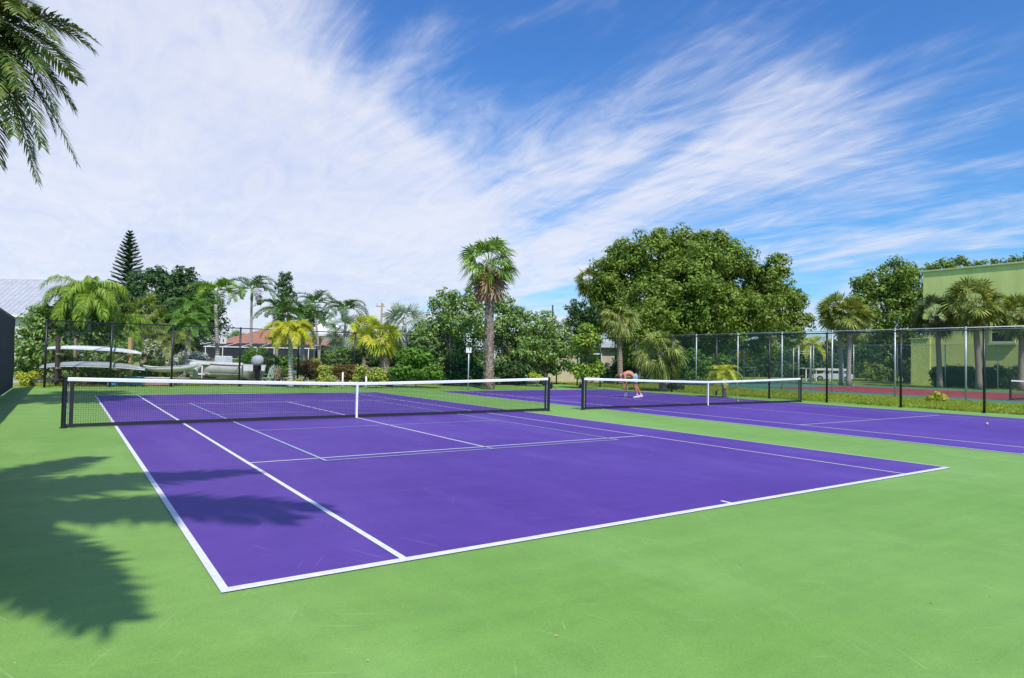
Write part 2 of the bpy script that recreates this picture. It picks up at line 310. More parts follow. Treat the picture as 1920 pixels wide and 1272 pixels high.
# ------------------------------------------------------------------ nets
def make_net(cx,x0,x1,label,h0=1.07,hc=.914,y=0,crank_side=1,gear_left=False,straps=True):
    t=thing('tennis_net',(cx,y,0),label,'tennis net','tennis nets'); x0-=cx; x1-=cx
    top=lambda x: hc+(h0-.03-hc)*(abs(x)/max(abs(x0),abs(x1)))**1.25
    rs=random.Random(int(cx*10))
    V=[];Fc=[]
    def q(a,b,c,d):
        o=len(V); V.extend([a,b,c,d]); Fc.append((o,o+1,o+2,o+3))
    x=x0+.12; p=.045; w=.0022
    while x<x1-.12:
        h=top(x)-.04; q((x-w,0,.045),(x+w,0,.045),(x+w,0,h),(x-w,0,h)); x+=p
    nx=26
    for j in range(1,23):
        for i in range(nx):
            xa=x0+.12+(x1-x0-.24)*i/nx; xb=x0+.12+(x1-x0-.24)*(i+1)/nx
            za=.045+(top(xa)-.085)*j/23; zb=.045+(top(xb)-.085)*j/23
            q((xa,.0016,za-w),(xb,.0016,zb-w),(xb,.0016,zb+w),(xa,.0016,za+w))
    # double-woven rows below the tape
    for j in range(6):
        for i in range(nx):
            xa=x0+.12+(x1-x0-.24)*i/nx; xb=x0+.12+(x1-x0-.24)*(i+1)/nx
            za=top(xa)-.1-.045*j-.022; zb=top(xb)-.1-.045*j-.022
            q((xa,.0032,za-.0014),(xb,.0032,zb-.0014),(xb,.0032,zb+.0014),(xa,.0032,za+.0014))
    strips('mesh',V,Fc,'net',t)
    n=40; xs=[x0+.02+(x1-x0-.04)*i/n for i in range(n+1)]
    rings=[[(x,-.012,top(x)-.055),(x,.012,top(x)-.055),(x,.014,top(x)+.0),(x,.007,top(x)+.022),(x,-.007,top(x)+.022),(x,-.014,top(x)+.0)] for x in xs]
    m=MB(); m.loft(rings); m.obj('top_tape','tape',t)
    m=MB(); m.loft([[(x,-.012,.012),(x,.012,.012),(x,.010,.085+.006*math.sin(x*2.3)),(x,-.010,.085+.006*math.sin(x*2.3))] for x in xs]); m.obj('bottom_band','net',t)
    for s,xe in((1,x0),(-1,x1)):
        m=MB(); m.box((xe+s*.13,0,.53),(.075,.012,1.0)); 
        for k in range(7): m.tube([(xe+s*.04,0,.15+k*.135),(xe+s*.10,0,.19+k*.135)],.004,5)
        b=m.obj('side_band','net',t)
        m=MB(); m.tube([(xe+s*.075,-.004,.06),(xe+s*.075,-.004,1.0)],.008,6); m.obj('lacing_rod','steel',t)
        m=MB(); m.tube([(xe,0,0),(xe,0,1.055)],.045,16); m.lathe([(.0,1.085),(.03,1.08),(.05,1.06),(.05,1.035),(.045,1.03)],(xe,0,0),16); m.lathe([(.075,0),(.075,.012),(.046,.02)],(xe,0,0),16)
        po=m.obj('post','black',t)
        m=MB()
        for k in range(3): m.lathe([(0,.012),(.009,.01),(.011,0)],(0,0,0),8)
    if straps:
        m=MB(); m.box((0,-.02,hc/2+.01),(.055,.006,hc+.01)); m.box((0,.02,hc/2+.01),(.055,.006,hc+.01)); m.box((0,0,hc+.026),(.055,.046,.006)); m.obj('centre_strap','tape',t)
    cxx=x1 if crank_side>0 else x0; s=1 if crank_side>0 else -1
    m=MB(); m.box((cxx+s*.085,0,.78),(.08,.09,.15),0,.012); m.tube([(cxx+s*.12,0,.78),(cxx+s*.17,0,.78),(cxx+s*.30,-.02,.70)],[.012,.012,.010],8); m.tube([(cxx+s*.05,0,1.03),(cxx+s*.13,0,.95),(cxx+s*.09,0,.84)],.006,6)
    m.obj('winder','black',t)
    return t
N1=make_net(0,-6.4,6.4,'near tennis net across the left purple court, white tape and centre strap on black mesh',gear_left=False)
N2=make_net(C2,C2-6.33,C2+6.22,'farther tennis net across the right purple court, with a person bending behind it',crank_side=-1)
N3=make_net(41,34.6,47.4,'distant dark net with white tape on the red court behind the grey fence',y=-3.0)
# ------------------------------------------------------------------ fences
def ribbon_mesh(p0,p1,z0,z1,pitch,w):
    """chain-link diamonds: diagonal wires in both directions, clipped to the panel"""
    p0=np.array(p0,float);p1=np.array(p1,float); Ln=np.linalg.norm(p1-p0); d=(p1-p0)/Ln; H=z1-z0; Q=[]
    nrm=np.array([-d[1],d[0]]); ww=w*.7071
    nseg=3
    for sgn in(1,-1):
        u=-H if sgn>0 else 0
        u0=-H
        k=0
        while u0<Ln:
            # line u = u0 + v (sgn>0)  or u = u0 + (H - v)
            for i in range(nseg):
                va=H*i/nseg; vb=H*(i+1)/nseg
                ua=u0+va if sgn>0 else u0+H-va; ub=u0+vb if sgn>0 else u0+H-vb
                lo,hi=(ua,ub) if ua<ub else (ub,ua)
                if hi<=0 or lo>=Ln: continue
                if lo<0 or hi>Ln:
                    def cl(u,v,u2,v2):
                        un=min(max(u,0),Ln); return un, v+(v2-v)*(un-u)/(u2-u)
                    a=cl(ua,va,ub,vb); b=cl(ub,vb,ua,va); ua_,va_=a; ub_,vb_=b
                else: ua_,va_,ub_,vb_=ua,va,ub,vb
                off=.004*sgn
                def P(u,v,dz): 
                    q=p0+d*u+nrm*off; return (q[0],q[1],z0+v+dz)
                Q.append((P(ua_,va_,-w),P(ub_,vb_,-w),P(ub_,vb_,w),P(ua_,va_,w)))
            u0+=pitch
    return Q
def fence(name,path,posts,h,label,group,metal,wire,rp=.046,rr=.026,pitch=.10,w=.0036,z=0.,mid=None,bottom=False,cat='fence'):
    t=thing(name,(path[0][0],path[0][1],0),label,cat,group); ox,oy=path[0]
    loc=lambda p:(p[0]-ox,p[1]-oy)
    Q=[]
    for a,b in zip(path[:-1],path[1:]):
        Q+=ribbon_mesh(loc(a),loc(b),z+.04,h-.03,pitch,w)
    qobj('chain_link',np.array(Q),wire,t)
    m=MB(); m.tube([(*loc(p),h) for p in path],rr,8)
    m.obj('top_rail',metal,t,True)
    if mid:
        m=MB(); m.tube([(*loc(p),mid) for p in path],rr*.9,8); m.obj('middle_rail',metal,t,True)
    if bottom:
        m=MB(); m.tube([(*loc(p),.08) for p in path],rr*.6,6); m.obj('bottom_rail',metal,t,True)
    for p in posts:
        q=loc(p); m=MB(); m.tube([(*q,-.02),(*q,h+.02)],rp,12); m.lathe([(0,h+.06),(rp*.7,h+.05),(rp*1.25,h+.02),(rp*1.25,h-.02),(rp,h-.025)],(*q,0),12)
        m.lathe([(rp+.05,-.01),(rp+.045,.012),(rp,.02)],(*q,0),12)
        m.obj('post',metal,t,True)
    return t
bx=[-7.14,-4.69,-2.17,.9,3.84,6.98,10.1,13.0,15.8,18.6]
fence('chain_link_fence',[(-7.14,18.6),(21.35,18.6)],[(x,18.6) for x in bx],2.95,'black chain link fence along the far end of both purple courts','black fences round the purple courts','black','wire',bottom=True)
ry=[18.6,16.4,14.18,11.11,8.31,5.3,2.23,-.63,-3.72,-6.61,-9.6,-12.6]
fence('chain_link_fence',[(21.35,18.6),(21.35,-12.7)],[(21.35,y) for y in ry],3.05,'black chain link fence along the right side of the far purple court, before the grass','black fences round the purple courts','black','wire',rp=.045,rr=.025)
gy=[19.5,16.8,13.86,10.44,7.24,4.05,.6,-2.71,-6]
fence('grey_chain_link_fence',[(30,19.5),(30,-9)],[(30,y) for y in gy],3.62,'galvanised chain link fence on the near side of the red court','grey fences round the red court','galv','gwire',rp=.042,rr=.02,w=.0045,pitch=.11)
ffp=[(30,20.3),(37,20.6),(51,19.8)]
fence('grey_chain_link_fence',ffp,[(33.4,20.45),(37,20.6),(40.5,20.4),(44,20.2),(47.5,20.0),(51,19.8)],3.45,'galvanised chain link fence across the far end of the red court, under the big tree','grey fences round the red court','galv','gwire',rp=.042,rr=.02,w=.005,pitch=.13)
def lerp(a,b,t): return (a[0]+(b[0]-a[0])*t,a[1]+(b[1]-a[1])*t)
A_,B_=(52.2,18.5),(56.5,-6)
fence('grey_chain_link_fence',[A_,B_],[lerp(A_,B_,k/7) for k in range(8)],3.55,'galvanised chain link fence in front of the green building','grey fences round the red court','galv','gwire',rp=.042,rr=.02,w=.0045,pitch=.13)
# gate frame between the two far fences
t=thing('gate_frame',(51.2,19.4,0),'pale steel gate frame with cross bars between the red court fences','gate')
for dx in(0,1.0):
    m=MB(); m.tube([(dx,-dx*.6,0),(dx,-dx*.6,3.45)],.07,10); m.obj('post','galv',t,True)
for z in(.35,1.35,2.75,2.95): m=MB(); m.tube([(0,0,z),(1,-.6,z)],.035,8); m.obj('cross_bar','galv',t,True)
# windscreen fence on the left
t=thing('windscreen_fence',(-8.25,18.2,0),'fence hung with dark navy windscreen along the left edge of the court','fence')
Q=MB(); ny=40; L0=30
vs=[];fs=[]
for i in range(ny+1):
    for j in range(9):
        yy=-L0*i/ny; zz=.03+2.92*j/8; vs.append((.03+.025*math.sin(i*2.1+j*.7)*math.sin(PI*j/8)-.0,yy,zz-(.05*abs(math.sin(i*PI/4)) if j==8 else 0)))
for i in range(ny):
    for j in range(8): a=i*9+j; fs.append((a,a+1,a+10,a+9))
Q.add(vs,fs); Q.obj('windscreen','screen',t,True)
m=MB(); m.tube([(-.03,0,3.0),(-.03,-L0,3.0)],.025,8); m.obj('top_rail','black',t,True)
for k in range(11):
    m=MB(); m.tube([(-.06,-3*k,0),(-.06,-3*k,3.03)],.04,10); m.obj('post','black',t,True)
# ------------------------------------------------------------------ palms
def frond_quads(base,az,el,Ln,droop,nl,ll,lw,ldroop=.5,twist=0.,fwd=.55,rng=None,vee=.25,droop_p=1.4,plume=0.):
    rng=rng or RNG; n=14; pts=[np.array(base,float)]; tang=[]
    for i in range(n):
        s=(i+.5)/n; e=el-droop*(s**droop_p)*1.6
        tdir=np.array([math.cos(e)*math.cos(az),math.cos(e)*math.sin(az),math.sin(e)]); tang.append(tdir); pts.append(pts[-1]+tdir*Ln/n)
    pts=np.array(pts); tang.append(tang[-1]); tang=np.array(tang)
    sidev=np.array([-math.sin(az),math.cos(az),0.])
    Q=[]
    for i in range(n):
        w=.022*Ln/3.5*(1-i/n)+.006; w2=.022*Ln/3.5*(1-(i+1)/n)+.006
        Q.append((pts[i]-sidev*w,pts[i]+sidev*w,pts[i+1]+sidev*w2,pts[i+1]-sidev*w2))
        up=np.cross(tang[i],sidev); Q.append((pts[i]-up*w,pts[i]+up*w,pts[i+1]+up*w2,pts[i+1]-up*w2))
    ss=np.linspace(.14,.99,nl); 
    for sd in(1,-1):
        for s in ss:
            s=min(.999,max(.1,s+rng.normal(0,.006))); f=s*n; i=int(f); p=pts[i]+(pts[i+1]-pts[i])*(f-i); tg=tang[i]
            nrm=np.cross(tg,sidev); 
            if nrm[2]<0: nrm=-nrm
            l=ll*(.35+.65*math.sin(PI*min(1,(s*.86+.14))**.9))*rng.uniform(.85,1.1)
            pl=rng.normal(0,plume) if plume else 0
            d=sidev*sd*(1.0)+tg*(fwd+s*.5)+nrm*(vee+pl)+rng.normal(0,.05,3); d/=np.linalg.norm(d)
            wv=np.cross(d,nrm); wv/=np.linalg.norm(wv)+1e-9; wv=wv*lw/2
            m1=p+d*l*.45; d2=d+np.array([0,0,-ldroop])*rng.uniform(.7,1.3); d2/=np.linalg.norm(d2); m2=m1+d2*l*.55
            Q.append((p-wv*.5,p+wv*.5,m1+wv,m1-wv)); Q.append((m1-wv,m1+wv,m2+wv*.12,m2-wv*.12))
    return Q
def feather_palm(name,base,top,label,cat='palm tree',group=None,crown='queen',trunk='ptrunk',n=16,Ln=2.6,ll=.5,lw=.035,nl=34,r0=.16,r1=.10,droop=(.5,1.5),el=(-.5,1.3),ldroop=.5,seed=1,shaft=0,lean=None,plume=.15,dead=0,azs=None,vee=.25,bulge=0):
    rng=np.random.default_rng(seed); base=np.array(base,float); top=np.array(top,float)
    t=thing(name,tuple(base),label,cat,group); rel=top-base; k=12; pts=[];rad=[]
    for i in range(k+1):
        s=i/k; q=rel*s; q[:2]=rel[:2]*(s**1.4); pts.append(tuple(q)); rad.append(r0+(r1-r0)*s+bulge*math.sin(PI*s)*.0+ (r0*.5*max(0,1-s*10)))
    m=MB(); m.tube(pts,rad,12); m.obj('trunk',trunk,t,True)
    if shaft:
        m=MB(); tp=Vector(tuple(rel)); m.tube([tp-Vector((0,0,shaft*.0)),tp+Vector((0,0,shaft*.4)),tp+Vector((0,0,shaft))],[r1*1.35,r1*1.15,r1*.6],10); m.obj('crownshaft','shaft',t,True); rel=rel+np.array([0,0,shaft])
    Q=[]
    for i in range(n):
        u=(i+.5)/n; e=el[1]-(el[1]-el[0])*u**.9; az=i*2.39996+rng.normal(0,.15) if azs is None else azs[i%len(azs)]
        Q+=frond_quads(rel+np.array([math.cos(az),math.sin(az),0])*r1*.8,az,e+rng.normal(0,.08),Ln*rng.uniform(.85,1.1)*(1-.2*(u<.12)),droop[0]+(droop[1]-droop[0])*(1-u*.6)*rng.uniform(.8,1.2),nl,ll,lw,ldroop,rng=rng,plume=plume,vee=vee)
    qobj('crown',np.array(Q),crown,t)
    if dead:
        Q=[]
        for i in range(dead):
            az=rng.uniform(0,2*PI); Q+=frond_quads(rel-np.array([0,0,.2]),az,-.7+rng.normal(0,.2),Ln*.8,.6,nl//2,ll,lw,ldroop,rng=rng)
        qobj('dead_fronds',np.array(Q),'dead',t)
    return t
def fan_quads(hub,d,R,nseg,rng,spread=2.0,droop=.35,fold=.35):
    d=d/np.linalg.norm(d); s=np.cross(d,[0,0,1.]); s/=np.linalg.norm(s)+1e-9; nrm=np.cross(s,d); ro=rng.uniform(-1.15,1.15); s,nrm=s*math.cos(ro)+nrm*math.sin(ro),nrm*math.cos(ro)-s*math.sin(ro)
    Q=[]
    for i in range(nseg):
        a=-spread+2*spread*(i+.5)/nseg+rng.normal(0,.02); dd=d*math.cos(a)+s*math.sin(a)+nrm*(fold*abs(math.sin(a))*.6); dd/=np.linalg.norm(dd)
        wv=-d*math.sin(a)+s*math.cos(a); wv=wv/np.linalg.norm(wv)
        da=spread/nseg; l=R*(1-.18*(abs(a)/spread)**2)*rng.uniform(.9,1.08); lift=nrm*(.03*R*(1 if i%2 else -1))
        m=hub+dd*l*.55+lift; w1=l*.55*math.tan(da)*1.05; tip=m+(dd+np.array([0,0,-droop*rng.uniform(.6,1.6)]))*l*.45
        Q.append((hub-wv*.01,hub+wv*.01,m+wv*w1,m-wv*w1)); Q.append((m-wv*w1,m+wv*w1,tip+wv*w1*.12,tip-wv*w1*.12))
    return Q
def fan_palm(name,base,top,label,cat='palm tree',group=None,crown='sabal',trunk='btrunk',n=30,pet=.9,R=.75,nseg=22,r0=.2,r1=.17,el=(-1.0,1.35),seed=1,boots=0,skirt=0,skirtmat='dead',droop=.35,skL=1.0,bootz=(0,1)):
    rng=np.random.default_rng(seed); base=np.array(base,float); top=np.array(top,float); rel=top-base
    t=thing(name,tuple(base),label,cat,group); k=10
    pts=[];rad=[]
    for i in range(k+1):
        s=i/k; q=rel*s; q[:2]=rel[:2]*(s**1.5); pts.append(tuple(q)); rad.append(r0+(r1-r0)*s+r0*.35*max(0,1-s*8))
    m=MB(); m.tube(pts,rad,12); m.obj('trunk',trunk,t,True)
    if boots:
        Q=[]
        for i in range(boots):
            s=rng.uniform(*bootz); q=rel*s; q=np.array([rel[0]*s**1.5,rel[1]*s**1.5,rel[2]*s]); rr=r0+(r1-r0)*s+r0*.35*max(0,1-s*8); a=rng.uniform(0,2*PI)
            o=np.array([math.cos(a),math.sin(a),0]); w=np.array([-math.sin(a),math.cos(a),0]); p=q+o*rr*.96; sl=rng.choice([-1,1])*.09
            p2=p+o*.07+np.array([0,0,.20])+w*sl; Q.append((p-w*.07,p+w*.07,p2+w*.03,p2-w*.03))
        qobj('leaf_bases',np.array(Q),'boot',t)
    Q=[]; Qd=[]
    def one(e,az,pl,R_,Q,dr,ns):
        d=np.array([math.cos(e)*math.cos(az),math.cos(e)*math.sin(az),math.sin(e)]); d1=d*1.; b=rel+d*r1*.6
        mid=b+d*pl*.5; dd=d+np.array([0,0,-.25]); dd/=np.linalg.norm(dd); hub=mid+dd*pl*.5; s=np.array([-math.sin(az),math.cos(az),0])*.02
        Q.append((b-s,b+s,mid+s,mid-s)); Q.append((mid-s,mid+s,hub+s*.7,hub-s*.7))
        fd=dd+np.array([0,0,-.3*(1 if e<1 else 0)]); Q+=fan_quads(hub,fd,R_,ns,rng,droop=dr)
    for i in range(n):
        u=(i+.5)/n; e=el[1]-(el[1]-el[0])*u**.85; az=i*2.39996+rng.normal(0,.3); one(e+rng.normal(0,.1),az,pet*rng.uniform(.85,1.15),R*rng.uniform(.85,1.12),Q,droop,nseg)
    qobj('crown',np.array(Q),crown,t)
    if skirt:
        for i in range(skirt):
            az=rng.uniform(0,2*PI); one(-1.25+rng.normal(0,.12),az,pet*.8*rng.uniform(.5,1.3)*skL,R*.9*rng.uniform(.8,1.1),Qd,.2,max(10,nseg//2))
        qobj('dead_fronds',np.array(Qd),skirtmat,t)
    return t
# ------------------------------------------------------------------ leafy trees
def leaf_cloud(centres,radii,leaf,cover,rng,squash=.85,clump=(.45,.8),shell=.75):
    """clumps of leaves over the blobs; returns (n,4,3)"""
    out=[]
    for c,r in zip(centres,radii):
        rc=np.mean(clump)*min(1,max(.35,r/1.6)); ncl=max(6,int(4*PI*r*r/(PI*rc*rc)*1.5))
        v=rng.normal(size=(ncl,3)); v/=np.linalg.norm(v,axis=1)[:,None]; rr=r*(shell+(1-shell)*rng.random(ncl))[:,None]*rng.uniform(.82,1.1,size=(ncl,1))
        inner=rng.random(ncl)<.22; rr[inner]*=rng.uniform(.3,.8)
        cc=c+v*rr*np.array([1,1,squash])
        rcl=rc*rng.uniform(.6,1.25,ncl)
        nl=np.maximum(6,(4*PI*rcl**2/(leaf*leaf*.55)*cover*.35).astype(int))
        idx=np.repeat(np.arange(ncl),nl); n=len(idx)
        w=rng.normal(size=(n,3)); w/=np.linalg.norm(w,axis=1)[:,None]
        pr=cc[idx]+w*rcl[idx][:,None]*(rng.random(n)**.32)[:,None]*np.array([1,1,.78])
        nr=w*1.3+v[idx]*.55+rng.normal(size=(n,3))*.42+np.array([0,0,.3]); nr/=np.linalg.norm(nr,axis=1)[:,None]
        a=np.cross(nr,rng.normal(size=(n,3))); a/=np.linalg.norm(a,axis=1)[:,None]; b=np.cross(nr,a)
        s=leaf*rng.uniform(.65,1.25,size=(n,1)); 
        q=np.stack([pr-a*s*.55,pr-b*s*.3,pr+a*s*.55-nr*s*.1,pr+b*s*.3],1); out.append(q)
    return np.concatenate(out)
def tree(name,base,blobs,D,label,cat='tree',group=None,mat='ficus',leaf=.22,cover=1.,trunk_r=.25,seed=1,depth=.6,limbs=6,clump=(.45,.8),trunkmat='bark',extra=None,squash=.85,ground=True,multi=1):
    """blobs: (px,py,r_px) silhouettes measured in the photograph, given real depth D and real radii"""
    rng=np.random.default_rng(seed); cs=[];rs=[]
    for b in blobs:
        px,py,r=b[:3]; rm=r/ppm(D); dd=D+(b[3] if len(b)>3 else rng.uniform(-depth,depth)*rm*1.3); c=at(px,py,dd)
        c[2]=max(c[2],rm*.55); cs.append(c); rs.append(rm)
    base=np.array(base,float); t=thing(name,tuple(base),label,cat,group)
    cs=np.array(cs)-base; rs=np.array(rs)
    Q=leaf_cloud(cs,rs,leaf,cover,rng,squash,clump); qobj('crown' if cat=='tree' else 'foliage',Q,mat,t)
    mcen=cs.mean(0); m=MB()
    if trunk_r:
        ht=max(.25,cs[:,2].min()*.7)
        for q in range(multi):
            off=Vector((rng.normal(0,trunk_r*1.2),rng.normal(0,trunk_r*1.2),0)) if multi>1 else Vector((0,0,0))
            fork=Vector((mcen[0]*.25,mcen[1]*.25,ht))+off
            m.tube([off,fork*.5+off*.5+Vector((rng.normal(0,.05),0,0)),fork],[trunk_r*1.35,trunk_r,trunk_r*.8],10)
            for i in rng.choice(len(cs),min(limbs,len(cs)),replace=False):
                e=Vector(tuple(cs[i])); mid=fork.lerp(e,.5)+Vector((rng.normal(0,.2),rng.normal(0,.2),.2)); m.tube([fork,mid,e],[trunk_r*.55,trunk_r*.32,trunk_r*.1],7)
        m.obj('trunk' if cat=='tree' else 'stem',trunkmat,t,True)
    if extra:
        qobj('blossoms',leaf_cloud(cs,rs*1.05,extra[1],extra[2],rng,squash,clump,.95),extra[0],t)
    return t
def shrub(blobs,D,label,mat,leaf=.1,cover=.9,seed=1,group='garden shrubs behind the far fence',name='shrub',clump=(.16,.3),extra=None,stem=.03):
    px=sum(b[0] for b in blobs)/len(blobs); return tree(name,gnd(px,D),blobs,D,label,'shrub',group,mat,leaf,cover,stem,seed,.5,4,clump,extra=extra,multi=2)
#==SCENE==
# ================================================================== buildings
def poly(vs,fs,name,mat,parent): m=MB(); m.add(vs,fs); return m.obj(name,mat,parent)
# axes of the picture plane, for buildings that face the courts
RX=np.array([math.cos(YAW),-math.sin(YAW),0.]); FY=np.array([math.sin(YAW),math.cos(YAW),0.]); BRZ=-YAW
# --- house with terracotta roof and screened cage
D=80; o=gnd(500,D); t=thing('screened_house',(o[0],o[1],0),'low house with terracotta tiled hip roof and a dark screened pool cage with white frames','house',rz=BRZ)
u=lambda px:(px-500)/ppm(D)
xl,xr=u(395),u(662); 
m=MB(); m.box(((xl+xr)/2+.3,6.5,1.4),(xr-xl-1.6,8,2.8)); m.obj('wall','white_wall',t)
zr=hgt(520,620,D); ze=3.05
rf=MB(); x0,x1=u(382),u(672); rx0,rx1=u(452),u(606)
rf.add([(x0,1.9,ze),(x1,1.9,ze),(x1,11,ze),(x0,11,ze),(rx0,6.4,zr+.35),(rx1,6.4,zr+.35)],[(0,1,5,4),(1,2,5),(2,3,4,5),(3,0,4)])
rf.add([(x0,1.9,ze-.18),(x1,1.9,ze-.18),(x1,11,ze-.18),(x0,11,ze-.18),(x0,1.9,ze),(x1,1.9,ze),(x1,11,ze),(x0,11,ze)],[(3,2,1,0),(0,1,5,4),(1,2,6,5),(2,3,7,6),(3,0,4,7)])
R_=rf.obj('roof','terra',t)
for px in(487,578):
    m=MB(); m.box((u(px),3.3,ze+(zr+.35-ze)*.36+.12),(1.25,.5,.12)); m.obj('vent','dwood',R_)
for px,w in((450,2.2),(520,3.2),(590,2.4)):
    m=MB(); m.box((u(px),2.44,1.25),(w,.08,2.1)); g=m.obj('window','glass',t)
    m=MB()
    for dx in(-w/2,0,w/2): m.box((u(px)+dx,2.38,1.25),(.07,.06,2.1))
    m.box((u(px),2.375,2.3),(w+.07,.08,.08)); m.box((u(px),2.375,.2),(w+.07,.08,.08))
    m.obj('frame','white',g)
zb=hgt(480,652,D)
c0,c1=u(367),u(600); yf=-2.0
m=MB(); m.add([(c0,yf,0),(c1,yf,0),(c1,yf,zb),(c0,yf,zb),(c0+1,1.85,ze),(c1,1.85,ze),(c0,1.85,0)],[(0,1,2,3),(3,2,5,4),(0,3,4,6)]); m.obj('screen','cage',t)
m=MB(); m.box(((c0+c1)/2,yf-.05,zb),(c1-c0,.1,.12)); m.box(((c0+c1)/2,yf-.05,1.1),(c1-c0,.05,.06))
k=0; x=c0+.03
while x<c1:
    m.box((x,yf-.04,zb/2),(.09,.09,zb)); m.tube([(x,yf-.04,zb),(x,1.8,ze-.02)],.05,4); x+=2.05
m.tube([(c0,yf,zb),(c0+1.0,1.8,ze)],.06,6); m.obj('cage_frame','white',t)
# --- white metal roofed building far left
D=58; o=gnd(30,D); t=thing('metal_roofed_building',(o[0],o[1],0),'pale building with a broad white ribbed metal roof at the far left','house',rz=BRZ)
u=lambda px:(px-30)/ppm(D)
ze=hgt(60,592,D); zr=hgt(60,514,D)+.1; x0,x1=-14,u(98)
m=MB(); m.add([(x0,0,ze),(x1,0,ze),(x1,5,zr),(x0,5,zr),(x1,10,ze),(x0,10,ze)],[(0,1,2,3),(2,4,5,3),(0,1,4,5)]); rf=m.obj('roof','metalroof',t)
m=MB(); x=x0+.2
while x<x1: m.tube([(x,-.03,ze+.01),(x,4.98,zr+.01)],.014,4); x+=.5
m.obj('seam','seam',rf)
m=MB(); m.box(((x0+x1)/2,-.05,ze-.06),(x1-x0,.16,.2)); m.obj('gutter','white',t)
m=MB(); m.box(((x0+x1)/2-.3,5,ze/2-.08),(x1-x0-1,9,ze-.2)); m.obj('wall','white_wall',t)
m=MB(); m.box((u(40),.46,1.7),(1.6,.08,1.3)); m.obj('window','glass',t)
# --- green building on the right
pA=at(1731,512,57); zA=pA[2]; 
xw=58.5
def onx(px,py,X):
    d=CF+CR*(px-960)/FP-CU*(py-636)/FP; return CC+d*((X-CX)/d[0])
p0=onx(1731,512,xw); p1=onx(1920,493,xw); zt=(p0[2]+p1[2])/2
y0=p0[1]; yl=onx(1709,650,xw)[1]
t=thing('green_building',(xw,y0,0),'tall yellow-green stucco building behind the red court at the right edge','building')
m=MB(); m.box((8,-17,zt/2),(16,34,zt)); m.obj('wall','stucco',t)
zl=onx(1720,636,xw)[2]
m=MB(); m.box((3,(yl-y0)/2-.3,zl/2),(6.2,(yl-y0)+.6,zl)); m.obj('wing_wall','stucco',t)
m=MB(); m.box((8,-17,zt+.07),(16.25,34.25,.16),0,.03); m.box((3,(yl-y0)/2-.2,zl+.04),(6.4,yl-y0+.7,.1)); m.obj('cornice','stucco_trim',t)
wa=onx(1860,606,xw); wb=onx(1900,640,xw); zc=(wa[2]+wb[2])/2; yc=(wa[1]+wb[1])/2-y0; ww=abs(wa[1]-wb[1]); wh=wa[2]-wb[2]
for dy in(0,-9):
    m=MB(); m.box((-.0,yc+dy,zc),(.10,ww,wh)); g=m.obj('window','glass',t)
    m=MB()
    for s in(-1,1): m.box((-.05,yc+dy+s*(ww/2+.08),zc),(.22,.16,wh+.3)); m.box((-.05,yc+dy,zc+s*(wh/2+.08)),(.22,ww,.16))
    m.box((-.06,yc+dy,zc),(.06,ww,.07)); m.obj('frame','stucco_trim',g)
    m=MB(); m.box((-.14,yc+dy,zc-wh/2-.22),(.36,ww+.5,.12)); m.obj('sill','stucco_trim',g)
# --- cream shed/house seen through the trees
D=50; o=gnd(1075,D); t=thing('cream_house',(o[0],o[1],0),'cream walled house half hidden under the trees behind the net posts','house',rz=BRZ)
u=lambda px:(px-1075)/ppm(D)
m=MB(); m.box((0,3,1.35),(6.4,5,2.7)); m.obj('wall','cream_wall',t)
m=MB(); m.add([(-3.6,.0,2.7),(3.6,.0,2.7),(3.6,6,2.7),(-3.6,6,2.7),(-1.6,3,3.7),(1.6,3,3.7)],[(0,1,5,4),(1,2,5),(2,3,4,5),(3,0,4),(3,2,1,0)]); m.obj('roof','greyc',t)
for x,w,h in((-1.9,1.1,1.2),(1.3,1.6,1.3)):
    m=MB(); m.box((x,.46,1.5),(w,.1,h)); g=m.obj('window','glass',t)
    m=MB(); 
    for s in(-1,1): m.box((x+s*(w/2+.05),.42,1.5),(.1,.14,h+.2)); m.box((x,.42,1.5+s*(h/2+.05)),(w,.14,.1))
    m.obj('frame','white',g)
D=60; o=gnd(1025,D); t=thing('white_house',(o[0],o[1],0),'white house glimpsed between the sea grape trunks','house',rz=BRZ)
m=MB(); m.box((-1,3,1.5),(8,5,3)); m.obj('wall','white_wall',t)
m=MB(); m.add([(-5.4,.1,3),(3.4,.1,3),(3.4,6,3),(-5.4,6,3),(-3,3,4.2),(1,3,4.2)],[(0,1,5,4),(1,2,5),(2,3,4,5),(3,0,4),(3,2,1,0)]); m.obj('roof','metalroof',t)
for x in(-3.4,.8):
    m=MB(); m.box((x,.46,1.6),(1.2,.1,1.2)); m.obj('window','glass',t)
# --- white peaked tent behind the palms
D=62; o=gnd(618,D); zp=hgt(618,594,D); ze=hgt(618,628,D)
t=thing('peaked_tent',(o[0],o[1],0),'small white peaked tent roof showing above the terracotta roof','tent',rz=BRZ)
m=MB(); w=2.3; ring=lambda r,z:[(-r,-r,z),(r,-r,z),(r,r,z),(-r,r,z)]
m.loft([ring(w,ze-.2),ring(w,ze),ring(w*.55,ze+(zp-ze)*.35),ring(w*.2,ze+(zp-ze)*.75),ring(.04,zp)]); m.obj('canopy','white',t)
for sx in(-1,1):
    for sy in(-1,1): m=MB(); m.tube([(sx*w*.95,sy*w*.95,0),(sx*w*.95,sy*w*.95,ze)],.04,6); m.obj('pole','white',t)
# ================================================================== back yard objects
D=31.5
